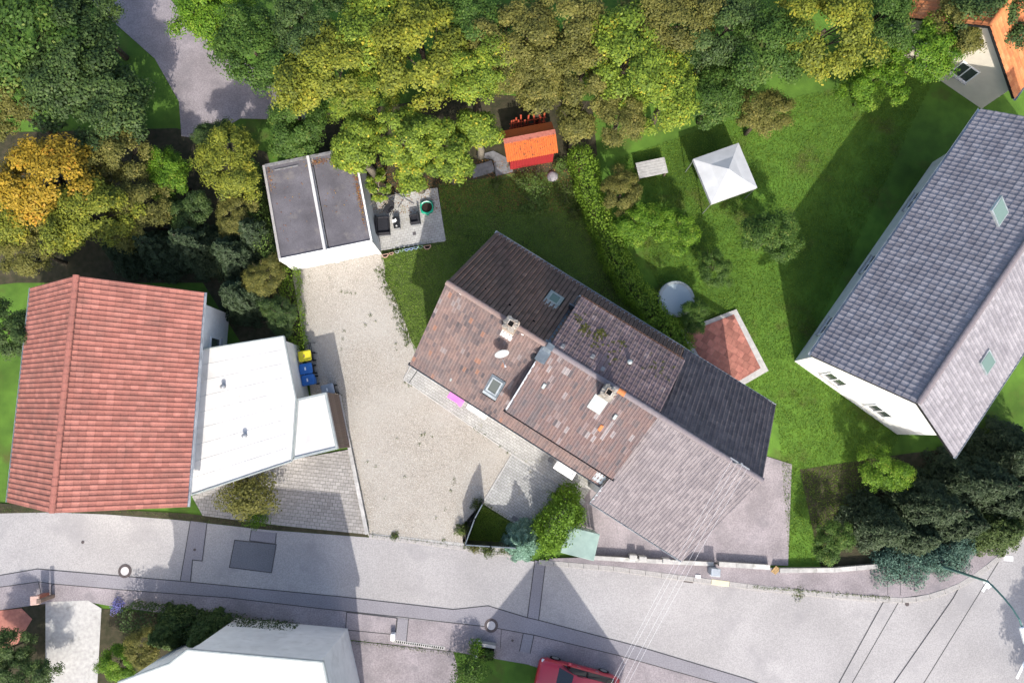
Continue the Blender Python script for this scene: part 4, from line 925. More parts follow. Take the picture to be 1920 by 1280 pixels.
axq=[P(378,655,3.1),P(532,630,3.1),P(555,747,3.1),P(547,864,3.1),P(350,930,3.1)]
c0=axq[0]; ax=thing('annex','long white flat roofed annex between the red roofed house and the bins','building',(c0.x,c0.y,0))
MB().prism(rel_(axq),2.85,3.08).build('roof',M('white_roof_sheet',(.6,.59,.575),(.5,.49,.475),scale=1.6,rough=.75,blotch=.1,stain=(.34,.32,.29),stain_scale=.7,stain_lo=.56,stain_hi=.8),ax)
cen=sum((Vector(p+(0,)) for p in rel_(axq)),Vector())/5
MB().prism([tuple((Vector(p+(0,))*.95+cen*.05).xy) for p in rel_(axq)],-.1,2.849).build('wall',G['white'],ax)
for i in range(5):
    q=rel_(axq); a,d=Vector(q[i]+(0,)),Vector(q[(i+1)%5]+(0,)); b=MB(); b.tube([(a.x,a.y,3.1),(d.x,d.y,3.1)],.05,6); b.build('roof_edging',G['greysheet'],ax)
for k in range(1,9):      # welded seams of the roofing sheets, an outlet and a vent
    f=k/9; a=axq[0].lerp(axq[4],f)-c0; d=axq[1].lerp(axq[3],f)-c0; q_=(d-a).normalized()*.15
    MB().tube([(a.x+q_.x,a.y+q_.y,3.083),(d.x-q_.x,d.y-q_.y,3.083)],.018,5).build('roof_seam',G['membrane'],ax)
for f,g_ in ((.3,.3),(.7,.55)):
    p_=axq[0].lerp(axq[4],f).lerp(axq[1].lerp(axq[3],f),g_)-c0; MB().lathe([(.12,3.08),(.1,3.3),(.13,3.3),(.13,3.34),(0,3.38)],12,(p_.x,p_.y)).build('roof_vent',G['galv'],ax)
def low_wall(name,label,pts,w,h,mat,cat='wall'):
    o0=pts[0]; t=thing(name,label,cat,(o0.x,o0.y,0)); b=MB()
    for a,d in zip(pts,pts[1:]):
        a=a-o0; d=d-o0; tt=(d-a).normalized(); s=Vector((-tt.y,tt.x,0))*w/2; b.prism([(a-s).xy[:],(d-s).xy[:],(d+s).xy[:],(a+s).xy[:]],-.1,h)
    b.build('wall',G[mat],t)
    b=MB()
    for a,d in zip(pts,pts[1:]):
        a=a-o0; d=d-o0; tt=(d-a).normalized(); s=Vector((-tt.y,tt.x,0))*(w/2+.025); n=max(1,round((d-a).length/1.0))
        for k in range(n):
            b.cur=rnd.random(); x=a+(d-a)*(k/n)+tt*.006; y=a+(d-a)*((k+1)/n)-tt*.006; b.prism([(x-s).xy[:],(y-s).xy[:],(y+s).xy[:],(x+s).xy[:]],h+.001,h+.05)
    b.build('coping',G['concrete'],t); return t
low_wall('boundary_wall','low pale concrete wall running from the carport down to the street',[P(637,741),P(657,838),P(690,1000)],.16,.24,'concrete')
low_wall('retaining_wall','short grey concrete wall standing behind the yellow and blue bins',[P(547,645),P(574,748)],.26,.5,'concrete')

# ================================================================== BINS
def bin_(label,pxx,py,lid,body,rz,group='wheeled bins by the carport'):
    c=P(pxx,py,1.05); t=thing('wheelie_bin',label,'bin',(c.x,c.y,.0),rz,group)
    b=MB(); rings=[]
    for z,w,d in ((.08,.44,.5),(.5,.5,.58),(.93,.55,.66),(.98,.58,.7)):
        rings.append([Vector((x*w/2,y*d/2,z)) for x,y in ((-.8,-1),(.8,-1),(1,-.8),(1,.8),(.8,1),(-.8,1),(-1,.8),(-1,-.8))])
    for A,B in zip(rings,rings[1:]):
        for k in range(8): b.face([A[k],A[(k+1)%8],B[(k+1)%8],B[k]])
    b.face(rings[0][::-1]); b.face(rings[-1]); b.build('body',G[body],t)
    b=MB(); rings=[]
    for z,s in ((.985,1.04),(1.02,1.06),(1.05,.98),(1.07,.8)):
        rings.append([Vector((x*.6/2*s,y*.72/2*s+.0,z)) for x,y in ((-.82,-1),(.82,-1),(1,-.84),(1,.84),(.82,1),(-.82,1),(-1,.84),(-1,-.84))])
    for A,B in zip(rings,rings[1:]):
        for k in range(8): b.face([A[k],A[(k+1)%8],B[(k+1)%8],B[k]])
    b.face(rings[-1]); l=b.build('lid',G[lid],t)
    MB().box(-.09,.09,-.06,.02,1.071,1.078).build('sticker',G['whitepaint' if lid!='yellowpl' else 'tanwood'],l)
    MB().tube([(-.25,.4,.98),(.25,.4,.98)],.02,6).build('handle',G[body],t)
    for s in (-1,1):
        w=MB(); w.tube([(s*.2,.3,.1),(s*.26,.3,.1)],.1,12); w.build('wheel',G['tyre'],t)
    return t
bin_('yellow lidded black wheeled bin at the end of the row nearest the hedge',571,667,'yellowpl','black',R(-80))
bin_('blue lidded wheeled bin with black body between the yellow and the all blue bin',573,691,'bluepl','black',R(-80))
bin_('all blue wheeled bin, last of the three in a row, nearest the carport',577,712,'bluepl','bluepl',R(-78))
bin_('small dark wheeled bin tucked against the corner of the carport',614,730,'cabinet','black',R(-75))
ck=thing('hand_trolley','black folding tube frame trolley beside the yellow bin','trolley',P(584,655),R(-78))
MB().tube([(-.35,0,.0),(-.35,.1,.75),(.3,.1,.75),(.3,0,.0)],.02,6).build('frame',G['blackmetal'],ck)
MB().tube([(-.35,.3,.02),(-.35,.1,.4),(.3,.1,.4),(.3,.3,.02)],.018,6).build('stand',G['blackmetal'],ck)

# ================================================================== PATIO THINGS
def rect_frame(pts,z):
    q=[P(a,b_,z) for a,b_ in pts]; c=sum(q,Vector())/4; ang=math.atan2((q[1]-q[0]).y,(q[1]-q[0]).x); return Vector((c.x,c.y,0)),ang,(q[1]-q[0]).length,(q[3]-q[0]).length
def lounge(name,label,pts,z,cat,back,arms=True):
    """low wicker seat; back names the side with the backrest"""
    c,ang,w,d=rect_frame(pts,z); t=thing(name,label,cat,c,ang)
    MB().bbox(-w/2,w/2,-d/2,d/2,.08,.3,.02).build('base',G['wicker'],t)
    MB().bbox(-w/2+.1,w/2-.06,-d/2+.08,d/2-.08,.301,.42,.04).build('cushion',G['cushion'],t)
    if back=='left': MB().bbox(-w/2,-w/2+.12,-d/2,d/2,.301,.78,.03).build('backrest',G['wicker'],t)
    if back=='right': MB().bbox(w/2-.12,w/2,-d/2,d/2,.301,.78,.03).build('backrest',G['wicker'],t)
    for s in (-1,1):
        y=s*(d/2-.04); x0,x1=(-w/2+.13,w/2) if back=='left' else (-w/2,w/2-.13)
        MB().bbox(x0,x1,min(y,y-s*.08),max(y,y-s*.08),.301,.56,.02).build('armrest',G['wicker'],t)
    for x in (-1,1):
        for y in (-1,1): MB().box(x*(w/2-.05)-.025,x*(w/2-.05)+.025,y*(d/2-.05)-.025,y*(d/2-.05)+.025,.0,.079).build('leg',G['galv'],t)
    MB().box(-w/2+.02,w/2-.02,-d/2-.03,-d/2-.002,.1,.26).build('front_panel',G['galv'],t)
    return t
lounge('garden_sofa','dark wicker two seat garden sofa standing along the garage wall',[(706,440),(731,438),(727,404),(703,406)],.5,'sofa','left')
lounge('garden_armchair','dark wicker armchair in the middle of the patio facing the low table',[(769,420),(788,417),(785,399),(766,402)],.5,'armchair','right')
c,ang,w,d=rect_frame([(739,428),(751,426),(746,406),(735,407)],.42); t=thing('coffee_table','low black glass topped coffee table between the sofa and the armchair','table',c,ang)
MB().bbox(-w/2,w/2,-d/2,d/2,.38,.42,.015).build('top',G['blackmetal'],t)
for x in (-1,1):
    for y in (-1,1): MB().box(x*(w/2-.04)-.02,x*(w/2-.04)+.02,y*(d/2-.04)-.02,y*(d/2-.04)+.02,.0,.379).build('leg',G['wicker'],t)
MB().box(-w/2+.02,w/2-.02,-d/2-.012,-d/2+.0,.1,.36).build('apron',G['galv'],t)
q=P(743.5,424,.42); cu=thing('cup','small white cup on the near end of the black coffee table','cup',(q.x,q.y,.42)); b=MB(); b.lathe([(.03,0),(.045,.08),(.04,.08),(.028,.012),(0,.012)],14); b.build('bowl',G['whitepaint'],cu); MB().tube([(.045,0,.06),(.075,0,.05),(.042,0,.025)],.007,6).build('handle',G['whitepaint'],cu)
q=P(740,415,.42); na=thing('napkin','crumpled white cloth on the far end of the black coffee table','cloth',(q.x,q.y,.42),.5)
b=MB(); rn=np.random.default_rng(4); g=[[Vector(((i-2)*.07,(j-1)*.06+.02*math.sin(i*2),.012+.035*abs(math.sin(i*1.7+j*2.3)))) for j in range(4)] for i in range(5)]
for i in range(4):
    for j in range(3): b.face([g[i][j],g[i+1][j],g[i+1][j+1],g[i][j+1]]); b.face([v-Vector((0,0,.006)) for v in (g[i][j],g[i][j+1],g[i+1][j+1],g[i+1][j])])
b.build('cloth',G['whitepaint'],na)
# folding chair with black mesh
q=P(728,391,.45); fc=thing('folding_chair','black mesh folding chair half hidden under the overhanging yellow leaves','chair',(q.x,q.y,0),R(-40))
MB().box(-.24,.24,-.22,.22,.43,.46).build('seat',G['cushion'],fc)
b=MB(); Mx=Matrix.Translation((0,.24,.46))@Matrix.Rotation(R(-18),4,'X'); b.box(-.24,.24,-.015,.015,.0,.6,Mx); b.build('backrest',G['cushion'],fc)
for s in (-1,1):
    MB().tube([(s*.26,.3,0),(s*.26,-.24,.64)],.014,6).build('leg',G['blackmetal'],fc); MB().tube([(s*.26,-.28,0),(s*.26,.28,.6),(s*.26,.42,1.06)],.014,6).build('leg',G['blackmetal'],fc)
    MB().box(s*.26-.025,s*.26+.025,-.25,.28,.64,.665).build('armrest',G['blackmetal'],fc)
q=P(758,372); st=thing('parasol_stand','bare cross shaped metal parasol stand on the patio pavers','parasol stand',q,R(14))
for k in range(4):
    a=R(45+90*k); MB().box(.05,.72,-.022,.022,.03,.06,Matrix.Rotation(a,4,'Z')).build('foot_bar',G['slab'],st)
MB().lathe([(.06,.02),(.06,.12),(.035,.12),(.035,.45),(.025,.45),(.025,.1),(0,.1)],14).build('socket',G['galv'],st)
# green lobed tub
q=P(800,388,.25); tb=thing('sand_tub','round bright green lobed plastic tub filled with dark sand','tub',(q.x,q.y,0),R(8))
b=MB(); n=48
def lob(k,r): 
    a=2*math.pi*k/n; l=0
    for c_,amp,wd in ((R(45),.075,.3),(R(135),.075,.3),(R(225),.075,.3),(R(315),.075,.3),(R(270),.14,.22)):
        dlt=(a-c_+math.pi)%(2*math.pi)-math.pi; l+=amp*math.exp(-(dlt/wd)**2)
    return r+l,a
def tring(r,z,lobed): 
    out=[]
    for k in range(n):
        rr,a=lob(k,r) if lobed else (r,2*math.pi*k/n); out.append(Vector((rr*math.cos(a),rr*math.sin(a),z)))
    return out
rings=[tring(.36,0,1),tring(.4,.2,1),tring(.41,.24,1),tring(.37,.255,0),tring(.335,.25,0),tring(.315,.1,0)]
for A,B in zip(rings,rings[1:]):
    for k in range(n): b.face([A[k],A[(k+1)%n],B[(k+1)%n],B[k]])
b.face(rings[0][::-1]); b.build('shell',G['greenpl'],tb,smooth=True)
b=MB(); b.face(tring(.325,.16,0)); b.build('sand',G['darkwater'],tb)
b=MB(); b.lathe([(.34,.256),(.36,.275),(.375,.256)],20,(0,0),R(35),R(145)); b.build('rim_arc',G['lampwhite'],tb)  # white arc laid along part of the tub rim
# pots along the patio edge
POTS=[(722,477,.2,'terracotta','large terracotta half round pot at the corner of the garage'),(733.5,474,.13,'terracotta','small terracotta pot beside the large one at the garage corner'),(744,471,.12,'greypot','grey pot with a pale herb, third in the row along the patio'),(752.5,468,.12,'greenpot','green pot with a mossy plant, fourth in the row along the patio'),(762,467,.12,'bluepot','pale blue rimmed pot, leftmost of the three blue ones'),(770.5,465.5,.12,'bluepot','pale blue rimmed pot, middle one of the three blue ones'),(779,463.5,.12,'bluepot','pale blue rimmed pot, rightmost of the three blue ones'),(788,461.5,.14,'greenpot','light green rimmed pot between the blue pots and the largest clay pot'),(801,461,.22,'terracotta','largest clay half round pot at the lawn end of the row')]
for i,(a,b_,r,m,lab) in enumerate(POTS):
    q=P(a,b_,.25); t=thing('plant_pot',lab,'pot',(q.x,q.y,0),GA,'pots along the patio edge'); h=.22+r*.3
    MB().lathe([(r*.6,0),(r*.95,h-.03),(r*1.05,h-.03),(r*1.05,h),(r*.82,h),(r*.7,h*.55)],18,(0,0),math.pi,2*math.pi).build('shell',G[m],t)
    b=MB(); b.box(-r*1.04,r*1.04,-.0,.025,.0,h); b.build('flat_back',G[m],t)
    b=MB(); b.face([Vector((r*.83*math.cos(math.pi+math.pi*k/14),r*.83*math.sin(math.pi+math.pi*k/14),h*.8)) for k in range(15)]); b.build('soil',G['potsoil'],t)
    if i in (2,3,7,6):
        rg=np.random.default_rng(i); n_=26; pos=np.stack([rg.normal(size=n_)*r*.35,-abs(rg.normal(size=n_))*r*.4,h*.8+rg.uniform(0,.1,n_)],1); o=bpy.data.objects.new('plant',leaf_mesh('plant',pos,rg.normal(size=(n_,3))*.5+np.array([0,0,1]),np.full(n_,.06),rg.uniform(.2,.9,n_),LF['weed'])); COL.objects.link(o); o.parent=t
q=P(777,438); dg=thing('drain_grate','small square rusty drain grate set in the patio','drain',(q.x,q.y,.016),GA)
MB().box(-.11,.11,-.11,.11,-.02,.004).build('frame',G['slab'],dg)
for k in range(5): MB().box(-.09,.09,-.085+k*.038,-.065+k*.038,.0045,.009).build('bar',G['castiron'],dg)

# ================================================================== RED SHED AND BACK OF THE GARDEN
s0,s1=P(957,318),P(1036,303); SA=math.atan2((s1-s0).y,(s1-s0).x); SW=(s1-s0).length; SD=1.55
shed=thing('garden_shed','bright red wooden garden shed with a ribbed orange pitched roof','shed',s0,SA)
me=None; n=14
for (o0,d0,n) in (((0,0),(1,0),14),((0,SD),(1,0),14),((0,0),(0,1),9),((SW,0),(0,1),9)):
    l=(SW if d0[0] else SD); bw=l/n
    me=None
    for i in range(n):
        if me is None: o=MB().box(.004,bw-.004,-.012,.012,-.02,1.72).build('wall_board',G['redwood'],shed); me=o.data
        else: o=bpy.data.objects.new('wall_board',me); COL.objects.link(o); o.parent=shed
        o.location=(o0[0]+d0[0]*bw*i,o0[1]+d0[1]*bw*i,rnd.uniform(-.004,.004)); o.rotation_euler=(0,0,0 if d0[0] else math.pi/2)
ER,EZ=1.78,1.72; RZ=2.3; OV=.22; mid=SD/2
for x in (.012,SW-.012): 
    b=MB(); p=[(x,0,1.72),(x,SD,1.72),(x,mid,RZ-.06)]; b.face(p); b.face([(a+.01,c,d) for a,c,d in p[::-1]]); b.build('gable',G['redwood'],shed)
rs=slab(shed,'roof',(-OV,mid,RZ),(SW+OV,mid,RZ),(SW+OV,-.12,1.68),(-OV,-.12,1.68),TS['shed'],.04)
rn_=slab(shed,'roof',(-OV,mid,RZ-.001),(SW+OV,mid,RZ-.001),(SW+OV,SD+.3,1.62),(-OV,SD+.3,1.62),TS['shed'],.04)
sl=math.atan2(RZ-1.68,mid+.12); Ls=math.hypot(RZ-1.68,mid+.12); n=24; bw=(SW+2*OV)/n
me=None
for i in range(n):
    if me is None: o=MB().tube([(0,0,.02),(0,-Ls-.02,.02)],bw*.36,6).build('roof_rib',TS['shed'],rs); me=o.data
    else: o=bpy.data.objects.new('roof_rib',me); COL.objects.link(o); o.parent=rs
    o.location=(-OV+bw*(i+.5),mid,RZ+.0); o.rotation_euler=(sl,0,0)
MB().box(-OV,SW+OV,mid-.05,mid+.28,RZ-.0,RZ+.035).build('lit_slope_board',M('lit_slope_pink',(.42,.15,.11),(.32,.1,.075),scale=6,rough=.7),rs)  # pink colour stands in for the lit top of the back slope
rg=np.random.default_rng(8); n_=150; lp=np.stack([rg.uniform(.2,SW+.1,n_),rg.uniform(-.1,mid,n_),np.zeros(n_)],1); lp[:,2]=RZ+.05-(mid-lp[:,1])*(RZ-1.68)/(mid+.12)+.03
o=bpy.data.objects.new('leaf_litter',leaf_mesh('leaf_litter',lp,np.tile([0,-.4,1.],(n_,1)),rg.uniform(.06,.13,n_),rg.uniform(0,.35,n_),G['leaflitter'],aspect=.4)); COL.objects.link(o); o.parent=shed; o['kind']='stuff'  # litter plus dark leaf shapes standing in for leaf shadows on this roof
sp_=P(958,246); pk=thing('picket_fence','weathered red wooden pickets standing behind the red shed','fence',sp_,SA)
me=None
for i in range(13):
    if i in (7,8): continue
    if me is None: o=MB().box(-.05,.05,-.012,.012,-.05,1.55).build('picket',G['redfence'],pk); me=o.data
    else: o=bpy.data.objects.new('picket',me); COL.objects.link(o); o.parent=pk
    o.location=(i*.17,rnd.uniform(-.02,.02),rnd.uniform(-.25,.1)); o.rotation_euler=(rnd.uniform(-.15,.05),rnd.uniform(-.08,.08),rnd.uniform(-.2,.2))
for z in (.35,.95): MB().box(-.1,2.2,.014,.05,z,z+.08).build('rail',G['redfence'],pk)
def slab_thing(name,label,pts,z,mat,cat,h=.06):
    q=[P(*p) for p in pts]; c=sum(q,Vector())/len(q); t=tag(MB().prism([((p-c).x,(p-c).y) for p in q],-.06,h).build(name,G[mat]),label,cat); t.location=(c.x,c.y,0); return t
slab_thing('paving_slab','cracked grey paving slab at the edge of the lawn under the tree',[(884,313),(922,301),(928,322),(887,334)],0,'slab','paving slab',.05)
t=tag(MB().lathe([(.36,.051),(.36,.066),(.0,.066)],22).build('round_cover',G['slab']),'round grey lid lying on the cracked paving slab','lid'); q=P(911,316); t.location=(q.x,q.y,0)
slab_thing('paving_slab','dark mossy slab leading from the lawn to the red shed',[(893,292),(925,283),(958,300),(962,322),(930,330),(925,300)],0,'slab','paving slab',.02)
def rock(label,loc,r,seed,name='boulder'):
    rg=np.random.default_rng(seed); b=MB(); n=12; rings=[]
    for f in (0,.35,.7,.92):
        rings.append([Vector((math.cos(2*math.pi*k/n)*r*math.cos(f*1.4)*rg.uniform(.85,1.12),math.sin(2*math.pi*k/n)*r*math.cos(f*1.4)*rg.uniform(.85,1.12),r*.6*math.sin(f*1.5)-.03)) for k in range(n)])
    for A,B in zip(rings,rings[1:]):
        for k in range(n): b.face([A[k],A[(k+1)%n],B[(k+1)%n],B[k]])
    b.face(rings[-1]); o=tag(b.build(name,G['stone'],smooth=True),label,'stone'); o.location=loc; return o
rock('round grey boulder among the weeds right of the red shed',P(1036,331),.36,2)

# ================================================================== FORECOURT FENCE, PINK CLOTH
def panel_fence(label,pts,h,mat):
    o0=pts[0]; t=thing('privacy_fence',label,'fence',o0)
    for a,d in zip(pts,pts[1:]):
        a=a-o0; d=d-o0; L_=(d-a).length; tt=(d-a).normalized(); ang=math.atan2(tt.y,tt.x); n=max(1,round(L_/.12)); me=None
        for k in range(max(2,round(L_/1.6)+1)):
            p=a+(d-a)*k/max(1,round(L_/1.6)); MB().box(p.x-.035,p.x+.035,p.y-.035,p.y+.035,-.1,h+.03).build('post',G['blackmetal'],t)
        nsl=max(2,int(h/.14))
        for k in range(n):
            if me is None: o=MB().box(.004,L_/n-.004,-.012,.012,.04,h).build('slat',G['blackmetal'],t); me=o.data
            else: o=bpy.data.objects.new('slat',me); COL.objects.link(o); o.parent=t
            p=a+tt*(L_/n*k); o.location=(p.x,p.y,0); o.rotation_euler=(0,0,ang)
        MB().box(0,L_,-.03,.03,h+.002,h+.03,Matrix.Translation((a.x,a.y,0))@Matrix.Rotation(ang,4,'Z')).build('cap_rail',G['lead'],t)
    return t
F=lambda a,b_:P(a,b_,1.7)*1.0
fpt=[Vector((P(a,b_,1.7).x,P(a,b_,1.7).y,0)) for a,b_ in ((905,944),(890,972),(872,1021),(968,1027))]
panel_fence('black slatted privacy fence around the small dark lawn by the street',fpt,1.7,'blackmetal')
q=L2(855,746,.8); pc=thing('clothes_airer','bright pink cloth draped over a low airer under the south eaves','cloth',hl(q.x,q.y),HA+.02)
b=MB(); gx=[-.5,-.47,-.3,-.1,.1,.3,.44,.5]; 
def pz(x,y): return .8+.02*math.sin(x*9)+.015*math.sin(y*14+x*4)
ys=[-.24,-.21,-.1,0,.1,.21,.24]
gr=[[Vector((x,y*(1 if x<.4 else 1.05),(pz(x,y) if abs(x)<.49 and abs(y)<.23 else .56+.05*math.sin(x*7+y*5)))) for y in ys] for x in gx]
for i in range(len(gx)-1):
    for j in range(len(ys)-1): b.face([gr[i][j],gr[i+1][j],gr[i+1][j+1],gr[i][j+1]])
b.build('cloth',G['pink'],pc,merge=True)
b=MB(); b.face([Vector((.2,-.25,.78)),Vector((.48,-.33,.74)),Vector((.52,.05,.81)),Vector((.3,.0,.83))]); b.build('folded_corner',G['pink'],pc)
for x in (-.42,.42): MB().tube([(x,-.2,0),(x,.1,.79)],.012,6).build('leg',G['galv'],pc); MB().tube([(x,.2,0),(x,-.1,.79)],.012,6).build('leg',G['galv'],pc)
q=P(1033,862); dm=tag(MB().bbox(-.14,.14,-.14,.14,-.02,.22,.02).build('boot_scraper_box',G['slab']),'small dark box beside the door canopy on the house path','box'); dm.location=(q.x,q.y,.03); dm.rotation_euler=(0,0,HA)
q=P(965,971); dm=tag(MB().box(-.16,.16,-.12,.12,.012,.05).build('drain_cover',G['slab']),'rectangular brown drain cover at the lawn edge of the forecourt','drain cover'); dm.location=(q.x,q.y,0); dm.rotation_euler=(0,0,HA)

# ================================================================== STREET THINGS
def manhole(label,pxx,py,r=.39):
    q=P(pxx,py); t=thing('manhole',label,'manhole',(q.x,q.y,-.012))
    MB().lathe([(r,.0),(r,.012),(r*.74,.012),(r*.74,.0)],32).build('frame_ring',G['castiron'],t)
    MB().lathe([(r*.72,.002),(r*.72,.014),(r*.62,.014)],32).build('cover_rim',G['castiron'],t)
    b=MB(); b.face([Vector((r*.62*math.cos(2*math.pi*k/28),r*.62*math.sin(2*math.pi*k/28),.0135)) for k in range(28)]); b.build('cover',G['covercon'],t)
    for k in range(20): MB().box(r*.65,r*.71,-.012,.012,.0142,.0165,Matrix.Rotation(k*math.pi/10,4,'Z')).build('vent_slot',G['soot_hole_shade'],t)
manhole('round manhole cover on the left part of the street above the trench',234,1070); manhole('round manhole cover in the trench patch near the corner planter',921,1172)
def small_cap(label,pxx,py,r=.1,z=-.012):
    q=P(pxx,py); t=tag(MB().lathe([(r,.0),(r,.012),(0,.014)],16).build('valve_cap',G['castiron']),label,'valve cap'); t.location=(q.x,q.y,z)
small_cap('small round valve cap on the sunlit street far left',155,1016,.09); small_cap('tiny reddish valve cap inside the narrow connection patch',365,1030,.08); small_cap('round valve cap by the kerb at the street corner',1701,1132,.12); small_cap('small dark valve cap in the pavement beside the stub trench',961,1200,.07)
q=P(1291,1085); t=thing('storm_drain','rectangular cast iron storm drain grate at the north kerb','drain',(q.x,q.y,-.018),R(-7))
MB().box(-.28,.28,-.2,.2,-.05,.006).build('frame',G['castiron'],t)
for k in range(7): MB().box(-.22+k*.068,-.185+k*.068,-.15,.15,.0065,.012).build('slot',G['soot_hole_shade'],t)
q=P(1334,1067); t=thing('street_cabinet','grey blue utility cabinet with pale base on the north pavement','cabinet',(q.x,q.y,.085),R(-5))
MB().bbox(-.24,.24,-.2,.2,0,.75,.03).build('body',G['cabinet'],t); MB().bbox(-.27,.27,-.23,.23,.751,.82,.03).build('lid',G['zinc'],t); MB().box(-.12,.12,-.31,-.25,.0,.14).build('plinth',G['whitepaint'],t)
q=P(1308,1079); t=tag(MB().bbox(-.15,.15,-.09,.09,-.0,.04,.01).build('white_block',G['whitepaint']),'small white concrete block lying beside the storm drain','block'); t.location=(q.x,q.y,.09); t.rotation_euler=(0,0,R(-6))
q=P(1452,1068); t=thing('wooden_board','tan wooden board leaning at the garden edge of the north pavement','board',(q.x,q.y,.085),R(55)); 
for k in range(3): MB().box(-.3,.3,-.16+k*.11,-.06+k*.11,.05,.08,Matrix.Rotation(R(-25),4,'Y')).build('plank',G['tanwood'],t)
# garden walls along the north pavement
low_wall('garden_wall','low stone edging wall between the neighbour yard and the north pavement',[P(1110,1043),P(1190,1048),P(1335,1055)],.18,.3,'granite')
low_wall('garden_wall','pale concrete edging wall right of the grey street cabinet',[P(1345,1055),P(1440,1061)],.22,.3,'concrete')
low_wall('garden_wall','pale concrete edging wall below the green lawn near the street corner',[P(1458,1067),P(1560,1066),P(1640,1059)],.2,.3,'concrete')
for i,(a,b_) in enumerate(((1185,1042),(1203,1045),(1247,1049))):
    q=P(a,b_); t=tag(MB().bbox(-.22,.22,-.14,.14,-.05,.45,.02).build('gate_pillar',G['concrete']),('leftmost','middle','rightmost')[i]+' of three short concrete pillars in the garden wall','pillar',group='short pillars in the garden wall'); t.location=(q.x,q.y,0); t.rotation_euler=(0,0,R(-5))
# street lamp with curved arm
lb=P(1752,1057); lt=P(1918,1180,6.3); lamp=thing('street_lamp','green street lamp with a long curved arm reaching over the junction','street lamp',lb)
rl2=lambda p:Vector((p.x-lb.x,p.y-lb.y,p.z)); e1=rl2(lt); d_=Vector((e1.x,e1.y,0))
pts=[(0,0,-.1),(0,0,2.5),(0,0,4.6)]+[(d_.x*f,d_.y*f,4.6+1.9*math.sin(min(1,f*1.05)*math.pi/2)**.9-.2*f) for f in (.06,.16,.3,.5,.75,.97)]
MB().tube(pts,[.09,.075,.06,.055,.05,.045,.042,.04,.038],10).build('pole',G['lampgreen'],lamp)
hd=Vector(pts[-1]); dd=d_.normalized(); Mx=Matrix.Translation(hd)@Matrix.Rotation(math.atan2(dd.y,dd.x),4,'Z')
MB().bbox(-.1,.75,-.15,.15,-.06,.1,.05,Mx).build('lamp_head',G['lampwhite'],lamp); MB().box(.05,.7,-.11,.11,-.09,-.061,Mx).build('lens',G['glass'],lamp)
# overhead wires from the neighbour's ridge to the house across the street
for i,(a,c_) in enumerate((((1260,1040),(1139,1280)),((1264,1040),(1143,1280)),((1281,1037),(1160,1280)),((1287,1034),(1166,1280)))):
    pa=hl(15.65+.26*i,MID,HR+1.03); zz=8.2; pb=P(*c_,7.4); pm=P(*a,8.3); 
    d=(pb-pm); far=pb+d*.8; far.z=7.2
    q=[]
    for k in range(25):
        f=k/24; w=pa.lerp(far,f)
        # follow the sighted line over the street
        q.append(w-Vector((0,0,1.6*f*(1-f)*1.0)))
    t=thing('overhead_wire',('leftmost','second from left','third from left','rightmost')[i]+' of the four pale overhead wires crossing the street','wire',(0,0,0),0,'overhead wires across the street'); MB().tube(q,.0045,5).build('cable',G['wire'],t)
# white edged planter across the street
q=P(910,1218,.4); t=thing('planter','pale stone L edged planter with green leaves across the street','planter',(q.x,q.y,0),R(-8))
MB().box(-.55,-.35,-.55,.35,-.05,.5).build('side_wall',G['whitepaint'],t); MB().box(-.349,.55,.18,.35,-.05,.5).build('back_wall',G['concrete'],t); MB().box(-.348,.5,-.5,.179,-.05,.38).build('soil',G['potsoil'],t)
q=P(73,1122,.6); t=thing('gate_pillar','reddish sandstone gate pillar by the pale garden path','pillar',(q.x,q.y,0),R(5)); MB().bbox(-.2,.2,-.2,.2,-.1,.9,.02).build('shaft',G['pave_warm'],t); MB().bbox(-.25,.25,-.25,.25,.901,1.0,.03).build('cap',M('sandstone_cap',(.5,.34,.29),(.4,.27,.23),scale=5),t)
q=P(91,1120,.4); t=thing('gate_pillar','short dark brown gate post beside the sandstone pillar','post',(q.x,q.y,0)); MB().bbox(-.1,.1,-.1,.1,-.1,1.2,.02).build('shaft',G['brownwood'],t); MB().bbox(-.13,.13,-.13,.13,1.201,1.26,.02).build('cap',G['brownwood'],t)
q=P(737,1193,.2); t=tag(MB().bbox(-.13,.13,-.2,.2,-.05,.35,.03).build('stone_post',G['whitepaint']),'short white stone post at the south edge of the street','post'); t.location=(q.x,q.y,0)
q=P(785,1208); t=thing('channel_drain','long narrow slotted channel drain along the south yard entrance','drain',(q.x,q.y,-.02),R(-7.5)); MB().box(-1.5,1.5,-.09,.09,-.05,.018).build('channel',G['concrete'],t)
for k in range(24): MB().box(-1.45+k*.122,-1.39+k*.122,-.05,.05,.0185,.022).build('slot',G['soot_hole_shade'],t)
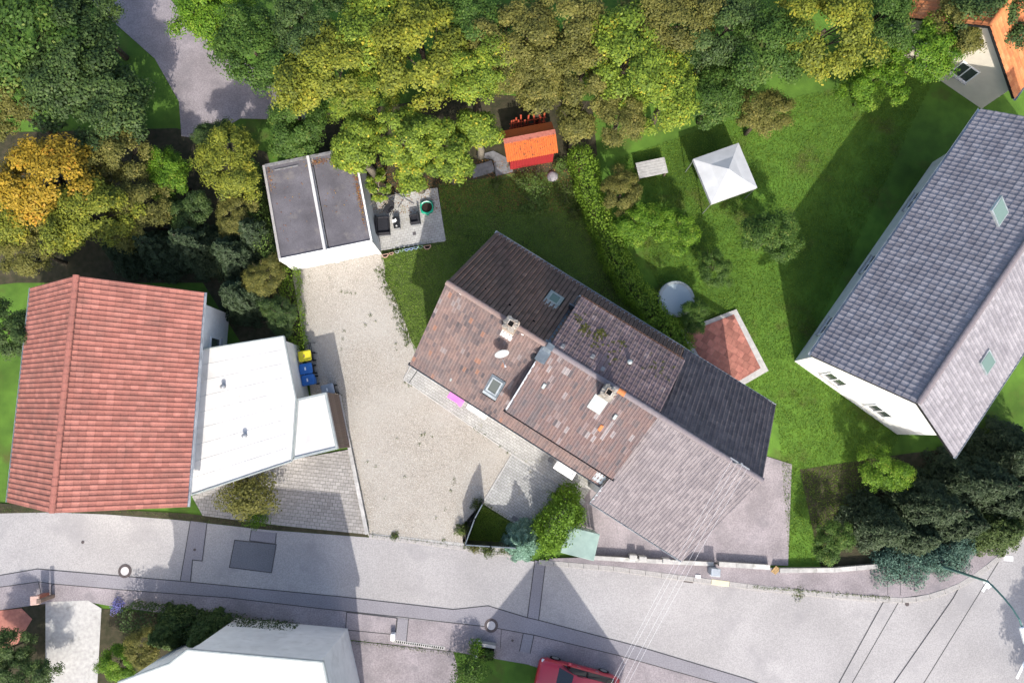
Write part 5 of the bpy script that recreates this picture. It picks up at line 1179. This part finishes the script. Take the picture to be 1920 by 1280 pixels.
# red car
def car_thing(label,loc,rz):
    t=thing('parked_car',label,'car',loc,rz)
    st=[(-2.3,.62,.35,.62,.66),(-2.22,.78,.28,.72,.8),(-1.9,.85,.22,.86,.92),(-1.2,.88,.2,.92,1.0),(-.4,.89,.2,.95,1.02),(.6,.89,.2,.95,1.02),(1.4,.88,.2,.94,1.0),(1.95,.85,.24,.9,.98),(2.2,.78,.3,.85,.92),(2.28,.66,.36,.7,.78)]
    b=MB(); rings=[]
    for x,w,z0,zb,zt in st: rings.append([Vector(p) for p in ((x,-w*.9,z0),(x,-w,z0+.18),(x,-w,zb-.12),(x,-w*.94,zb),(x,-w*.6,zt),(x,w*.6,zt),(x,w*.94,zb),(x,w,zb-.12),(x,w,z0+.18),(x,w*.9,z0))])
    for A,B in zip(rings,rings[1:]):
        for k in range(10): b.face([A[k],A[(k+1)%10],B[(k+1)%10],B[k]])
    b.face(rings[0]); b.face(rings[-1][::-1]); body=b.build('body',G['carred'],t,smooth=True)
    b=MB(); rings=[]
    for x,w,z in ((-1.15,.72,.98),(-.35,.62,1.42),(.2,.63,1.47),(1.2,.62,1.44),(1.95,.56,1.3),(2.12,.66,.98)): rings.append([Vector((x,-w,z)),Vector((x,-w*.5,z+.02)),Vector((x,w*.5,z+.02)),Vector((x,w,z))])
    for A,B in zip(rings,rings[1:]):
        for k in range(3): b.face([A[k],A[k+1],B[k+1],B[k]])
    rf=b.build('roof',G['carred'],t,smooth=True)
    for s in (-1,1):
        b=MB(); low=[(-1.05,.835*s,.975),(1.95,.8*s,.965)]; top=[(1.85,.585*s,1.3),(1.2,.63*s,1.425),(.2,.64*s,1.455),(-.35,.63*s,1.405)]
        b.face([Vector(p) for p in (low+top)]); b.build('side_window',G['glass_car'],t)
        MB().box(.35,.42,min(.75*s,.8*s),max(.75*s,.8*s),.98,1.4).build('pillar',G['black'],t)
        m=MB(); m.bbox(-.75,-.55,min(.88*s,1.05*s),max(.88*s,1.05*s),.92,1.06,.03); m.build('mirror',G['carred'],t)
        for x in (-.1,.95): MB().box(x-.09,x+.09,s*.895-.012,s*.895+.012,.78,.81).build('door_handle',G['galv'],t)
        MB().bbox(-2.2,-1.85,min(.5*s,.8*s),max(.5*s,.8*s),.6,.78,.04).build('headlight',G['lampwhite'],t)
        MB().bbox(2.1,2.27,min(.55*s,.78*s),max(.55*s,.78*s),.62,.8,.03).build('tail_light',G['redwood'],t)
        for x in (-1.42,1.38):
            w=MB(); w.tube([(x,s*.7,.31),(x,s*.9,.31)],.31,20); w=w.build('wheel',G['tyre'],t); r=MB(); r.tube([(x,s*.9,.31),(x,s*.915,.31)],.2,16); r.build('rim',G['galv'],w)
    MB().tube([(-1.1,-.68,.99),(-.38,-.6,1.41)],.02,6).build('window_pillar',G['carred'],t); MB().tube([(-1.1,.68,.99),(-.38,.6,1.41)],.02,6).build('window_pillar',G['carred'],t)
    b=MB(); b.face([Vector(p) for p in ((-1.17,-.66,1.0),(-1.17,.66,1.0),(-.38,.57,1.435),(-.38,-.57,1.435))]); b.build('windscreen',G['glass_car'],t)
    MB().box(-.6,-.1,-.26,-.16,1.47,1.485).build('sticker',G['lampwhite'],t)
    MB().tube([(-.2,-.6,1.47),(1.7,-.56,1.41)],.018,6).build('roof_rail',G['black'],t); MB().tube([(-.2,.6,1.47),(1.7,.56,1.41)],.018,6).build('roof_rail',G['black'],t)
    return t
q=P(1082,1270,.9); car_thing('red car parked across the street at the bottom edge',(q.x,q.y-.35,-.01),R(-14))
q=P(1088,1018,1.9); mt=thing('bin_shelter','pale mint green flat topped shelter beside the bright hedge','shelter',(q.x,q.y,0),R(-14))
MB().bbox(-.95,.95,-.75,.75,1.8,1.9,.03).build('roof',G['mint'],mt)
for x in (-.85,.85):
    for y in (-.65,.65): MB().box(x-.04,x+.04,y-.04,y+.04,0,1.8).build('post',G['galv'],mt)
for k in range(9): MB().box(-.85+k*.19,-.7+k*.19,.66,.69,.05,1.75).build('back_board',G['mint'],mt)
# ================================================================== HOUSES AROUND
def gable_house(label,e0,e1,width,he,hr,tile,wall,ov=.45,tw=.3,tl=.36,ridge='ridge2',side=1,skyl=(),name='house',chim=None):
    """e0->e1: one eaves edge (world, ground plan); the roof spans to the left of it (side=1) by width"""
    e0=Vector((e0[0],e0[1],0)); e1=Vector((e1[0],e1[1],0)); d=(e1-e0); L_=d.length; ang=math.atan2(d.y,d.x)
    t=thing(name,label,'house',e0,ang); W=width*side; m=W/2
    ys=sorted((ov*side,W-ov*side)); b=MB(); b.box(ov,L_-ov,ys[0],ys[1],-.1,he+.3)
    for x in (ov,L_-ov):
        p=[(x,ys[0],he+.298),(x,m,hr-.25),(x,ys[1],he+.298)]; b.face(p); b.face([(x+.01,a,c) for _,a,c in p[::-1]])
    b.build('wall',wall,t)
    for k,(y) in enumerate((0,W)):
        r=slab(t,'roof',(0,m,hr-.002*k),(L_,m,hr-.002*k),(L_,y,he),(0,y,he),G['black'])
        tile_slope('roof_tiles',(0,m,hr+.04),(L_,m,hr+.04),(0,y,he+.03),tw,tl,tile,r,rolls=1)
        gutter(t,'gutter',(0,y-(.08 if y==0 and side>0 or (y==W and side<0) else -.08),he-.03),(L_,y-(.08 if y==0 and side>0 or (y==W and side<0) else -.08),he-.03),G['zinc'])
    ridge_row(t,(0,m,hr+.05),(L_,m,hr+.05),TS[ridge] if ridge in TS else ridge,max(4,int(L_/.4)),.14)
    for x in (ov,L_-ov):
        s=-1 if x==ov else 1
        for yy in (.28,.62): window_part(t,min(W*yy,W*yy+1.2),max(W*yy,W*yy+1.2),x,1.0,2.3,s,'u')
    for y,s in ((ys[0],-1),(ys[1],1)):
        for f in (.15,.42,.7): window_part(t,L_*f,L_*f+1.3,y,1.0,2.3,s)
    for (x,f,w,l) in skyl:
        yy=m*(1-f); z=hr-(hr-he)*f; sl=math.atan2(hr-he,abs(m))*side; Mx=Matrix.Translation((x,yy,z+.12))@Matrix.Rotation(sl,4,'X')
        s=MB().box(-w/2,w/2,-l/2,l/2,-.04,.06,Mx).build('skylight',G['zinc'],t); MB().box(-w/2+.08,w/2-.08,-l/2+.08,l/2-.08,.061,.07,Mx).build('pane',G['glass_sky'],s)
    if chim:
        x,=chim; c=MB().box(x-.3,x+.3,m-.3,m+.3,hr-.8,hr+.9).build('chimney',G['brick'],t); MB().bbox(x-.36,x+.36,m-.36,m+.36,hr+.901,hr+1.0,.03).build('cap',G['mortar'],c); MB().box(x-.14,x+.14,m-.14,m+.14,hr+1.0001,hr+1.03).build('flue_opening',G['soot_hole_shade'],c)
    return t
# red roofed house, west
ea,eb=P(350,950,4.6),P(382,548,4.6)
gable_house('large red tiled gabled house left of the white annex','' or ea,eb,9.3,4.6,8.2,TS['red'],G['white'],side=1,skyl=(),ridge='red',tw=.26,tl=.34)
# grey roofed house, east
ra_,rb_=P(1720,757,8.2),P(1920,458,8.2); dd=(rb_-ra_); dd.z=0; dd.normalize(); n_=Vector((-dd.y,dd.x,0)); wl=P(1528,655,4.9); hw=abs((wl-ra_).xy.dot(n_.xy)); 
ea=Vector((ra_.x,ra_.y,0))-n_*hw; 
gable_house('large grey tiled gabled house with a white end wall at the right',ea,ea+dd*17,2*hw,4.9,8.2,TS['grey'],G['white'],side=1,skyl=((4.5,.55,.9,1.2),(9,-.6,.9,1.2)),tw=.28,tl=.36,ov=.8)
# orange roofed house, top right corner
oc=P(1872,222,2.6); gable_house('orange tiled house at the top right corner of the view',oc+Vector((1.0,1.2,0)),oc+Vector((8.5,11,0)),8.5,2.6,5.8,TS['orange'],G['cream'],side=1,ridge='orange',tw=.34,tl=.4)
# house across the street whose gable shades the road
gl,gr_=Vector((-.4,-16.4,0)),Vector((7.0,-18.8,0)); gd=(gr_-gl).normalized(); gn=Vector((gd.y,-gd.x,0)); 
gable_house('brown tiled gabled house across the street, just below the view',gl+gn*13,gl,(gr_-gl).length,4.5,8.5,TS['south'],G['cream'],side=-1,tw=.3,tl=.36)
# white flat roofed house at the bottom left
wq=[P(222,1278,6.0),P(318,1243,6.0),P(352,1217,6.0),P(606,1240,6.0),P(650,1440,6.0),P(290,1440,6.0)]  # first corner drawn out westward to straighten the shadow cast on the road
c0=wq[1]; wh=thing('building','white flat roofed building across the street at the bottom left','building',(c0.x,c0.y,0))
MB().prism([((p-c0).x,(p-c0).y) for p in wq],5.75,6.0).build('roof',G['membrane'],wh)
cen=sum(((p-c0) for p in wq),Vector())/6
MB().prism([(((p-c0)*.96+cen*.04).x,((p-c0)*.96+cen*.04).y) for p in wq],-.1,5.749).build('wall',G['white'],wh)
for i in range(6):
    a,d=wq[i]-c0,wq[(i+1)%6]-c0; MB().tube([(a.x,a.y,6.03),(d.x,d.y,6.03)],.06,6).build('roof_edging',G['greysheet'],wh)
# garden things beyond the hedge
q=P(1362,322,2.3); pv_=thing('garden_pavilion','white fabric garden pavilion on the lawn beyond the hedge','pavilion',(q.x,q.y,0),R(20))
b=MB(); s=1.45; c4=[Vector((x*s,y*s,2.05)) for x,y in ((-1,-1),(1,-1),(1,1),(-1,1))]; ap=Vector((0,0,2.75))
for i in range(4):
    a,d=c4[i],c4[(i+1)%4]; m1=(a+ap)/2-Vector((0,0,.08)); m2=(d+ap)/2-Vector((0,0,.08)); b.face([a,d,m2,m1]); b.face([m1,m2,ap]); b.face([a-Vector((0,0,.25)),d-Vector((0,0,.25)),d,a])
b.build('canopy',M('white_fabric',(.46,.47,.48),(.38,.39,.4),scale=1.5,rough=.9,bump=.02,bscale=3),pv_)
for p in c4: MB().tube([(p.x*.97,p.y*.97,0),(p.x*.97,p.y*.97,2.04)],.03,6).build('post',G['galv'],pv_)
q=P(1268,560,.8); tr=thing('trampoline','round grey garden trampoline behind the hedge next to the house','trampoline',(q.x,q.y,0))
MB().lathe([(1.05,.72),(1.1,.78),(1.05,.84),(.88,.84)],28).build('pad',G['greysheet'],tr); b=MB(); b.face([Vector((.885*math.cos(k*.2244),.885*math.sin(k*.2244),.83)) for k in range(28)]); b.build('mat',G['pool'],tr)
for k in range(6): a=k*math.pi/3; MB().tube([(1.0*math.cos(a),1.0*math.sin(a),0),(1.0*math.cos(a),1.0*math.sin(a),.73)],.025,6).build('leg',G['galv'],tr)
q=P(1222,315,.7); gt=thing('garden_table','weathered pinkish garden table near the white pavilion','table',(q.x,q.y,0),R(12))
for k in range(6): MB().box(-.9,.9,-.5+k*.168,-.345+k*.168,.7,.735).build('slat',G['concrete'],gt)
for x in (-.8,.8):
    for y in (-.42,.42): MB().box(x-.04,x+.04,y-.04,y+.04,0,.7).build('leg',G['brownwood'],gt)

# ================================================================== TREES IN VIEW
tree('walnut_tree','broad yellow green tree overhanging the right garage roof and patio',672,272,4.4,1.25,1.1,'yg',46,330,.42,.14,bark='palebark',seed=21)
tree('walnut_tree','yellow green tree with bare grey branches showing, above the patio',765,262,5.0,1.55,1.4,'yg',52,330,.42,.14,bark='palebark',seed=22)
tree('walnut_tree','yellow green tree whose crown ends over the dark lawn',838,285,4.6,1.35,1.2,'yg',48,330,.4,.14,bark='palebark',seed=23)
tree('walnut_tree','darker green tree behind the cracked slab left of the red shed',895,238,4.2,.95,.9,'yg',42,300,.4,.14,bark='palebark',seed=24)
tree('walnut_tree','dense low yellow green tree at the back corner of the right garage roof',655,300,3.7,.65,.5,'yg',20,300,.36,.14,bark='palebark',seed=33)
tree('hazel_tree','olive green tree growing behind the red pickets',1012,172,4.0,1.1,1.0,'olive',48,280,.42,.13,seed=25)
tree('hazel_tree','olive green tree at the right corner of the red shed',1078,235,3.4,.9,.9,'olive',38,260,.38,.13,seed=26)
tree('walnut_tree','low drooping bough of yellow leaves above the folding chair',710,352,2.9,.75,.4,'yg',22,170,.2,.13,seed=27,bark='palebark')
tree('walnut_tree','slender yellow green tree between the patio and the shed trees',775,316,3.8,.95,.8,'yg',36,300,.36,.14,seed=28,bark='palebark')
tree('plum_tree','dark green tree behind the left garage roof',548,262,2.9,.95,.7,'green',45,240,.4,.13,seed=29)
# shrubs and weeds in the garden corner
for i,(a,b_,r,h,lf,lab) in enumerate(((1003,350,1.15,.95,'shrub','leafy green shrub in front of the red shed at the lawn edge'),(1005,383,1.0,.75,'shrub','low spreading green plant standing out into the dark lawn'),(975,340,.5,.4,'weed','weedy low plant at the left foot of the red shed'),(1050,310,.5,.6,'shrub','green bush at the right wall of the red shed'),(1062,365,.95,.55,'weed','straggly pale weeds between the boulder and the hedge'),(1078,400,.5,.4,'weed','dry weedy clump at the hedge foot by the dark lawn'),(930,345,.4,.25,'weed','low weeds at the corner of the cracked slab'),(985,392,.4,.35,'shrub','small leafy plant, the lowest one on the dark lawn'))):
    shrub('garden_shrub',lab,P(a,b_),r,h,lf,int(1300*r),.085,seed=30+i)
# hedges
hedge('hedge','tall bright green hedge curving along the right side of the lawn',px([(1082,300),(1098,345),(1118,415),(1150,490),(1185,550),(1235,615),(1275,650)]),1.25,1.7,'hedge',260,.11,seed=4)
hedge('hedge','narrow green hedge along the left edge of the gravel drive',px([(549,508),(549,550),(556,600),(566,648)]),.8,1.1,'hedge',190,.1,seed=5)
hedge('hedge','thin climbing hedge along the left wall of the garage',px([(478,320),(492,390),(508,450),(530,505)]),.75,2.2,'shrub',170,.1,seed=6)
hedge('thuja_hedge','tall bright lime green hedge between the forecourt and the mint shelter',[P(1060,932),P(1049,957),P(1038,985),P(1030,1004)],1.35,2.5,'thuja',480,.12,seed=7,round_=1.3,rough=.3)
cb=P(979,1009); conifer('blue_spruce','blue green conifer at the street corner of the forecourt',(cb.x,cb.y,0),2.7,1.15,'spruce',10,320,.16,seed=8)
shrub('weed_shrub','green weeds growing at the outer corner of the black fence',P(866,992),.42,.6,'weed',700,.08,seed=40)
shrub('weed_shrub','scrubby plant at the top post of the black fence',P(894,945),.4,.35,'weed',450,.07,seed=41)
shrub('verge_plant','low pale flowering plant on the verge below the black fence',P(915,1032),.4,.2,'weed',420,.07,seed=42)
shrub('verge_plant','dry brown green tuft on the verge left of the blue conifer',P(890,1028),.35,.15,'olive',360,.06,seed=43)
shrub('verge_plant','small weed at the street edge of the gravel drive',P(740,1004),.3,.15,'weed',300,.06,seed=44)
shrub('verge_plant','weedy tuft overgrowing the north kerb at its widest point',P(1498,1108),.5,.15,'weed',500,.06,seed=45)
shrub('planter_plant','leafy green plant filling the pale stone planter',P(915,1222)+Vector((0,0,.38)),.42,.45,'green',500,.09,seed=46)
shrub('corner_shrub','bright green shrub left of the pale stone planter',P(893,1213,.4),.5,.7,'lime',700,.09,seed=47)
shrub('corner_shrub','dull green shrub below the pale stone planter at the bottom edge',P(880,1258,.8),1.0,1.2,'green',2200,.1,seed=48)
shrub('flower_bush','blue flowering bush at the south edge of the street',P(222,1135),.45,.5,'mauve',420,.08,seed=49)
shrub('garden_shrub','olive yellow round shrub on the neighbour drive near the street',P(470,928,1.2),1.5,1.9,'olive',5200,.13,seed=50)
shrub('garden_shrub','bright yellow green low shrub spilling onto the street edge',P(482,972,.3),.7,.45,'lime',1100,.09,seed=52)
# junipers and conifers at the street corner
jn=0
for (a,b_,r,h,lab) in ((1668,1052,1.3,.9,'blue green juniper at the left end of the row by the street corner'),(1715,1050,1.4,1.0,'blue green juniper in the middle of the row by the street corner'),(1765,1046,1.3,1.0,'blue green juniper around the foot of the street lamp'),(1792,1022,1.1,1.1,'blue green juniper behind the street lamp foot')):
    jn+=1; shrub('juniper',lab,P(a,b_),r,h,'juniper',int(2600*r),.16,'shrub','junipers by the street corner',60+jn,1)
q=P(1880,985,1.5); conifer('yew_tree','dark green rounded conifer at the right edge by the junction',(q.x,q.y,0),3.2,2.1,'conifer',9,330,.17,seed=71,aspect=.35)
q=P(1930,940,2); conifer('yew_tree','tall dark conifer behind the rounded one at the right edge',(q.x,q.y,0),5,2.0,'blackgreen',10,300,.2,seed=72,aspect=.35)
for i,(a,b_,z,h,r,lab) in enumerate(((1820,900,2,6.5,1.9,'tall black green spruce below the grey roofed house'),(1740,945,2,6,1.8,'black green spruce left of the tallest one at the lower right'),(1900,850,2,7,2,'black green spruce at the right edge beside the grey house'),(1660,985,2,4.5,1.7,'shorter dark spruce at the left end of the spruce row'),(1800,975,1.5,4,1.6,'dark spruce between the junipers and the spruce row'),(1720,1000,1.2,3.5,1.5,'small dark spruce behind the middle juniper'),(1870,930,1.5,5,1.7,'dark spruce directly above the rounded conifer'))):
    q=P(a,b_,z); conifer('spruce_tree',lab,(q.x,q.y,0),h,r,'blackgreen',11,230,.22,seed=80+i,aspect=.28,group='dark spruces at the lower right')
# gardens around: trees and shrubs, each its own crown and trunk
GT=[
 (30,70,5,3.4,'green','large deep green tree in the top left corner'),
 (140,135,4.5,2.8,'dark','dark green tree right of the top left corner tree'),
 (205,195,4,2.6,'dark','very dark tree beside the back lane'),
 (165,40,4,1.9,'dark','dark tree at the top edge left of the back lane'),
 (15,195,4,1.7,'olive','pale olive tree at the left edge above the orange tree'),
 (85,335,5,2.6,'orange','orange yellow autumn tree at the left'),
 (170,405,4.5,2.1,'yellow','mustard yellow tree below the orange autumn tree'),
 (20,400,4,1.9,'yellow','yellow tree at the left edge beside the orange one'),
 (215,295,3.5,1.9,'olive','brownish olive tree right of the orange autumn tree'),
 (60,470,3,1.6,'olive','dull olive bush above the red roofed house'),
 (315,325,2.8,1.4,'lime','lime green shrub tree below the end of the back lane'),
 (430,305,4,1.8,'yellow','yellow green tree left of the garage'),
 (400,255,2.5,1.0,'dark','dark shrub at the corner of the back lane'),
 (255,400,3.5,1.7,'olive','olive tree above the dark spruces behind the red roof'),
 (350,400,2.4,1.2,'dark','dark round bush between the lime tree and the black spruces'),
 (440,400,2.6,1.2,'olive','olive shrub left of the garage wall'),
 (495,520,2.2,1.1,'olive','olive green bush at the lower left corner of the garage'),
 (525,590,2.0,1.0,'dark','dark green bush left of the narrow hedge'),
 (400,25,3.5,2.0,'lime','bright green tree at the top edge right of the back lane'),
 (480,95,4,2.3,'green','green tree on the right bank of the back lane'),
 (575,45,5,2.2,'dark','dark tree at the top edge above the yellow tree'),
 (615,140,5,2.5,'yellow','tall yellow tree above the garage'),
 (560,225,3.5,1.7,'green','green bush between the back lane and the garage'),
 (700,60,5,2.5,'yg','yellow green tree at the top left of the middle'),
 (785,100,5.5,2.7,'yellow','broad yellow tree at the top centre'),
 (680,180,4.5,1.7,'yg','yellow green tree directly above the garage trees'),
 (870,45,5,2.1,'green','green tree at the top edge right of the broad yellow tree'),
 (890,140,5,1.9,'yg','yellow green tree behind the patio trees'),
 (965,75,5,2.4,'olive','olive tree at the top edge above the red shed'),
 (985,130,4.5,1.6,'olive','small olive tree just behind the picket fence tree'),
 (1060,45,5,2.3,'olive','olive tree at the top edge right of the shed'),
 (1090,135,4.5,1.9,'olive','olive tree behind the right end of the red shed'),
 (1175,105,5,2.6,'yg','mustard green tree at the top right of the middle'),
 (1165,215,4,1.6,'olive','olive tree beyond the upper end of the hedge'),
 (1255,40,5,2.2,'olive','olive tree at the top edge left of the brown gap'),
 (1245,185,4,2.1,'yg','yellow green tree left of the white pavilion'),
 (1345,60,4.5,2.2,'dark','dark olive tree at the top edge above the white pavilion'),
 (1340,180,3.5,1.9,'green','dull green tree just above the white pavilion'),
 (1440,95,4.5,2.3,'green','green tree between the dark olive and the bright yellow tree'),
 (1545,60,5,2.6,'yellow','bright yellow green tree at the top right'),
 (1430,210,3,1.5,'olive','olive bush right of the white pavilion'),
 (1650,25,4,2.1,'green','green tree at the top edge left of the orange roof'),
 (1740,95,3.5,1.9,'lime','lime green tree below the top edge left of the orange roof'),
 (1640,160,2.5,1.6,'lime','bright green shrub on the lawn above the grey house'),
 (1870,20,4.5,2.2,'dark','dark tree in the top right corner'),
 (1795,45,4,1.9,'olive','olive tree beside the top right corner tree'),
 (1200,420,2,1.4,'lime','bright green bush beyond the middle of the hedge'),
 (1270,430,2,1.3,'lime','lime bush on the lawn left of the dark round tree'),
 (1165,360,2.2,1.2,'olive','olive bush touching the hedge below the shed'),
 (1450,440,2.6,1.5,'green','round green tree on the lawn below the pavilion'),
 (1340,505,1.8,1.0,'green','small grey green bush in the middle of the neighbour lawn'),
 (1300,590,1.6,.9,'green','green bush at the upper edge of the terracotta terrace'),
 (1650,880,2,1.3,'lime','lime green bush below the white end wall'),
 (1560,1010,1.6,1.1,'green','green bush on the lawn near the street corner'),
 (20,620,4,1.6,'dark','dark tree at the left edge beside the red roof'),
 (15,1215,1.6,1.2,'dark','dark tree left of the pale garden path'),
 (50,1265,1.6,1.3,'dark','dark tree at the bottom edge left of the garden path'),
 (225,1240,1.4,1.0,'lime','lime green bush right of the pale garden path'),
 (265,1215,2,1.0,'olive','brownish bush right of the lime green bush'),
]
for a,b_,z,r,lf,lab in GT: garden_tree('garden_tree' if z>2.4 else 'garden_bush',lab,a,b_,z,r,lf,'tree' if z>2.4 else 'bush','trees and bushes of the gardens around',.8)
for i,(a,b_,h,r,lab) in enumerate(((300,470,4.5,1.7,'black green spruce behind the red roof, left one'),(370,465,5,1.8,'black green spruce behind the red roof, middle one'),(440,480,4.5,1.7,'black green spruce behind the red roof, right one'),(480,440,4,1.5,'dark spruce next to the left wall of the garage'),(450,555,4,1.6,'dark spruce between the annex and the olive bush'),(230,470,3.5,1.4,'small dark spruce behind the red roof near the olive bush'))):
    q=P(a,b_,1.5); conifer('spruce_tree',lab,(q.x,q.y,0),h,r,'blackgreen',10,210,.22,seed=110+i,aspect=.28,group='dark spruces behind the red roof')
for i,(a,b_,h,r,lab) in enumerate(((335,1172,3.4,1.2,'dark spruce at the left end of the street hedge'),(400,1178,3.2,1.1,'dark spruce second in line behind the street hedge'))):
    q=P(a,b_,0); conifer('spruce_tree',lab,(q.x,q.y,0),h,r,'dark',11,230,.2,seed=130+i,aspect=.3,group='dark spruces behind the street hedge')
hedge('hedge','dark green hedge along the south side of the street',px([(255,1148),(400,1170),(560,1190)]),1.2,1.5,'dark',170,.11,seed=12)
garden_tree('garden_tree','green tree outside the lower right corner shading the junction',2110,1440,4,2.4,'green','tree')
# hanging twigs over the wall, weeds sprinkled on gravel and kerbs (uncountable)
rw=np.random.default_rng(77); Wp=[];Wn=[];Wt=[];Ws=[]
def weeds(cx,cy,n,spread,z=.02,size=.06,t=.4):
    q=P(cx,cy); 
    for k in range(n): Wp.append((q.x+rw.normal()*spread,q.y+rw.normal()*spread,z+abs(rw.normal())*.03)); Wn.append((rw.normal()*.6,rw.normal()*.6,1)); Wt.append(t+rw.normal()*.2); Ws.append(size*rw.uniform(.6,1.4))
for cx,cy,n in ((640,546,16),(650,549,10),(658,549,8),(666,549,6),(695,592,22),(685,610,16),(704,603,8),(645,620,14),(643,635,14),(641,655,8),(742,645,12),(764,645,16),(757,632,8),(743,656,6),(789,815,14),(796,814,14),(787,833,10),(811,817,7),(688,866,10),(706,874,8),(760,893,8),(852,898,12),(852,905,10),(845,920,12),(817,971,9),(722,935,8),(836,955,7),(690,980,12),(742,1003,18),(832,1012,14),(758,718,12),(766,722,14),(771,724,8),(890,803,12),(898,809,12),(908,815,10),(938,836,14),(952,847,14),(640,740,6),(745,823,6),(700,1003,8),(617,520,6),(580,520,6),(670,525,5)): weeds(cx,cy,n,.055)
GE=[(714,500),(722,520),(730,545),(741,560),(748,585),(757,605),(764,625),(772,645)]
for (a,b_),(c_,d_) in zip(GE,GE[1:]):
    for k in range(26): f=rw.uniform(); weeds(a+(c_-a)*f+rw.normal()*5-2,b_+(d_-b_)*f+rw.normal()*4,7,.07,.01,.07,.5)
for k in range(330):
    f=rw.uniform(); a=1410+f*260; 
    weeds(a,1099+f*21+rw.normal()*1.2-(1 if rw.uniform()<.5 else 0),3,.035,.09,.045,.5)
for k in range(260):
    f=rw.uniform(); a=870+f*95; weeds(a,1023+f*12+rw.normal()*3.5,4,.06,.02,.05,.45+.3*rw.uniform())
for k in range(200):
    f=rw.uniform(); weeds(700+f*165,1002+f*20+rw.normal()*1,1,.04,.03,.045,.4)
for k in range(500):
    f=rw.uniform(); weeds(-10+f*530,955+max(0,f-.4)*50+rw.normal()*3,2,.06,.0,.05,.3+.4*rw.uniform())
for k in range(300):
    f=rw.uniform(); weeds(560+f*300,1190+f*35+rw.normal()*2,2,.06,-.01,.05,.3)
for k in range(200):
    f=rw.uniform(); weeds(640+f*20,745+f*95,1,.03,.02,.04,.4); weeds(660+f*33,840+f*160,1,.03,.02,.04,.4)
for k in range(90): f=rw.uniform(); weeds(716+f*118,470-f*17+rw.normal()*1.5,3,.04,.0,.05,.4)
for k in range(120): f=rw.uniform(); weeds(905+f*72,941+f*46+rw.normal()*1.5,2,.04,.03,.05,.4)
o=bpy.data.objects.new('weeds',leaf_mesh('weeds',np.array(Wp),np.array(Wn),np.array(Ws),np.array(Wt),LF['weed'])); COL.objects.link(o); tag(o,'small green weeds scattered over gravel and kerbs','weeds',kind='stuff')
# grass blades on the lawns
def in_poly(x,y,poly):
    r=np.zeros(len(x),bool); n=len(poly); j=n-1
    for i in range(n):
        xi,yi=poly[i][0],poly[i][1]; xj,yj=poly[j][0],poly[j][1]
        c=((yi>y)!=(yj>y))&(x<(xj-xi)*(y-yi)/(yj-yi+1e-12)+xi); r^=c; j=i
    return r
def grass(name,label,poly,n,h,seed,z=-.02,leaf='lawn'):
    rg=np.random.default_rng(seed); X=[p[0] for p in poly]; Y=[p[1] for p in poly]; x=rg.uniform(min(X),max(X),n); y=rg.uniform(min(Y),max(Y),n); m=in_poly(x,y,poly); x=x[m]; y=y[m]; k=len(x)
    pat=.5+.3*np.sin(x*1.1+np.sin(y*.8)*1.5)*np.sin(y*1.3+1)+.3*np.sin(x*3.1+y*1.7+2*np.sin(y*2.3))*np.sin(y*2.7-x*1.9)
    pos=np.stack([x,y,np.full(k,z+h*.35)+rg.uniform(0,h*.3,k)],1); nr=np.stack([rg.normal(size=k),rg.normal(size=k),rg.uniform(.2,1.3,k)],1)
    o=bpy.data.objects.new(name,leaf_mesh(name,pos,nr,h*rg.uniform(.7,1.6,k),.3+.3*pat+rg.normal(size=k)*.16+(rg.uniform(size=k)<.02)*.4,LF[leaf],aspect=.3,fold=.1,rng=rg)); COL.objects.link(o); tag(o,label,'grass',kind='stuff')
grass('grass','short green grass of the garden lawn beside the house',px([(714,480),(835,456),(822,350),(880,338),(960,335),(1085,345),(1140,470),(1290,650),(1200,700),(1060,760),(800,700),(775,655),(760,600),(727,535)]),170000,.075,5)
grass('grass','short grass of the fenced corner lawn by the street',px([(903,946),(975,990),(968,1026),(876,1018)]),14000,.075,6,.005)
grass('grass','rough grass of the neighbour lawn right of the hedge',px([(1290,640),(1180,430),(1150,300),(1500,180),(1760,130),(1520,640),(1500,690),(1700,800),(1650,880),(1560,1060),(1480,1055),(1460,800)]),190000,.08,7,-.05,'meadow')
# loose stones on the gravel
gp=px(GR_POLY); X=[p.x for p in gp]; Y=[p.y for p in gp]; rg=np.random.default_rng(3); n=60000; x=rg.uniform(min(X),max(X),n); y=rg.uniform(min(Y),max(Y),n); m=in_poly(x,y,gp); x,y=x[m],y[m]; k=len(x)
pos=np.stack([x,y,np.full(k,.008)],1); nr=np.stack([rg.normal(size=k)*.35,rg.normal(size=k)*.35,np.ones(k)],1)
o=bpy.data.objects.new('gravel_stones',leaf_mesh('gravel_stones',pos,nr,rg.uniform(.022,.045,k),np.clip(rg.normal(.5,.28,k),0,1),G['stones'],aspect=.8,fold=-.35,rng=rg)); COL.objects.link(o); tag(o,'loose pale stones of the gravel drive','gravel',kind='stuff')
# fallen leaves under the trees
rg=np.random.default_rng(31); n=2600; q=[P(a,b_) for a,b_ in zip(rg.uniform(700,1090,n),rg.uniform(300,400,n))]; pos=np.array([(p.x,p.y,.02) for p in q])
o=bpy.data.objects.new('fallen_leaves',leaf_mesh('fallen_leaves',pos,rg.normal(size=(n,3))*.3+np.array([0,0,1]),rg.uniform(.05,.1,n),rg.uniform(.1,1,n),G['leaflitter'],rng=rg)); COL.objects.link(o); tag(o,'fallen brown and yellow leaves under the garden trees','leaves',kind='stuff')
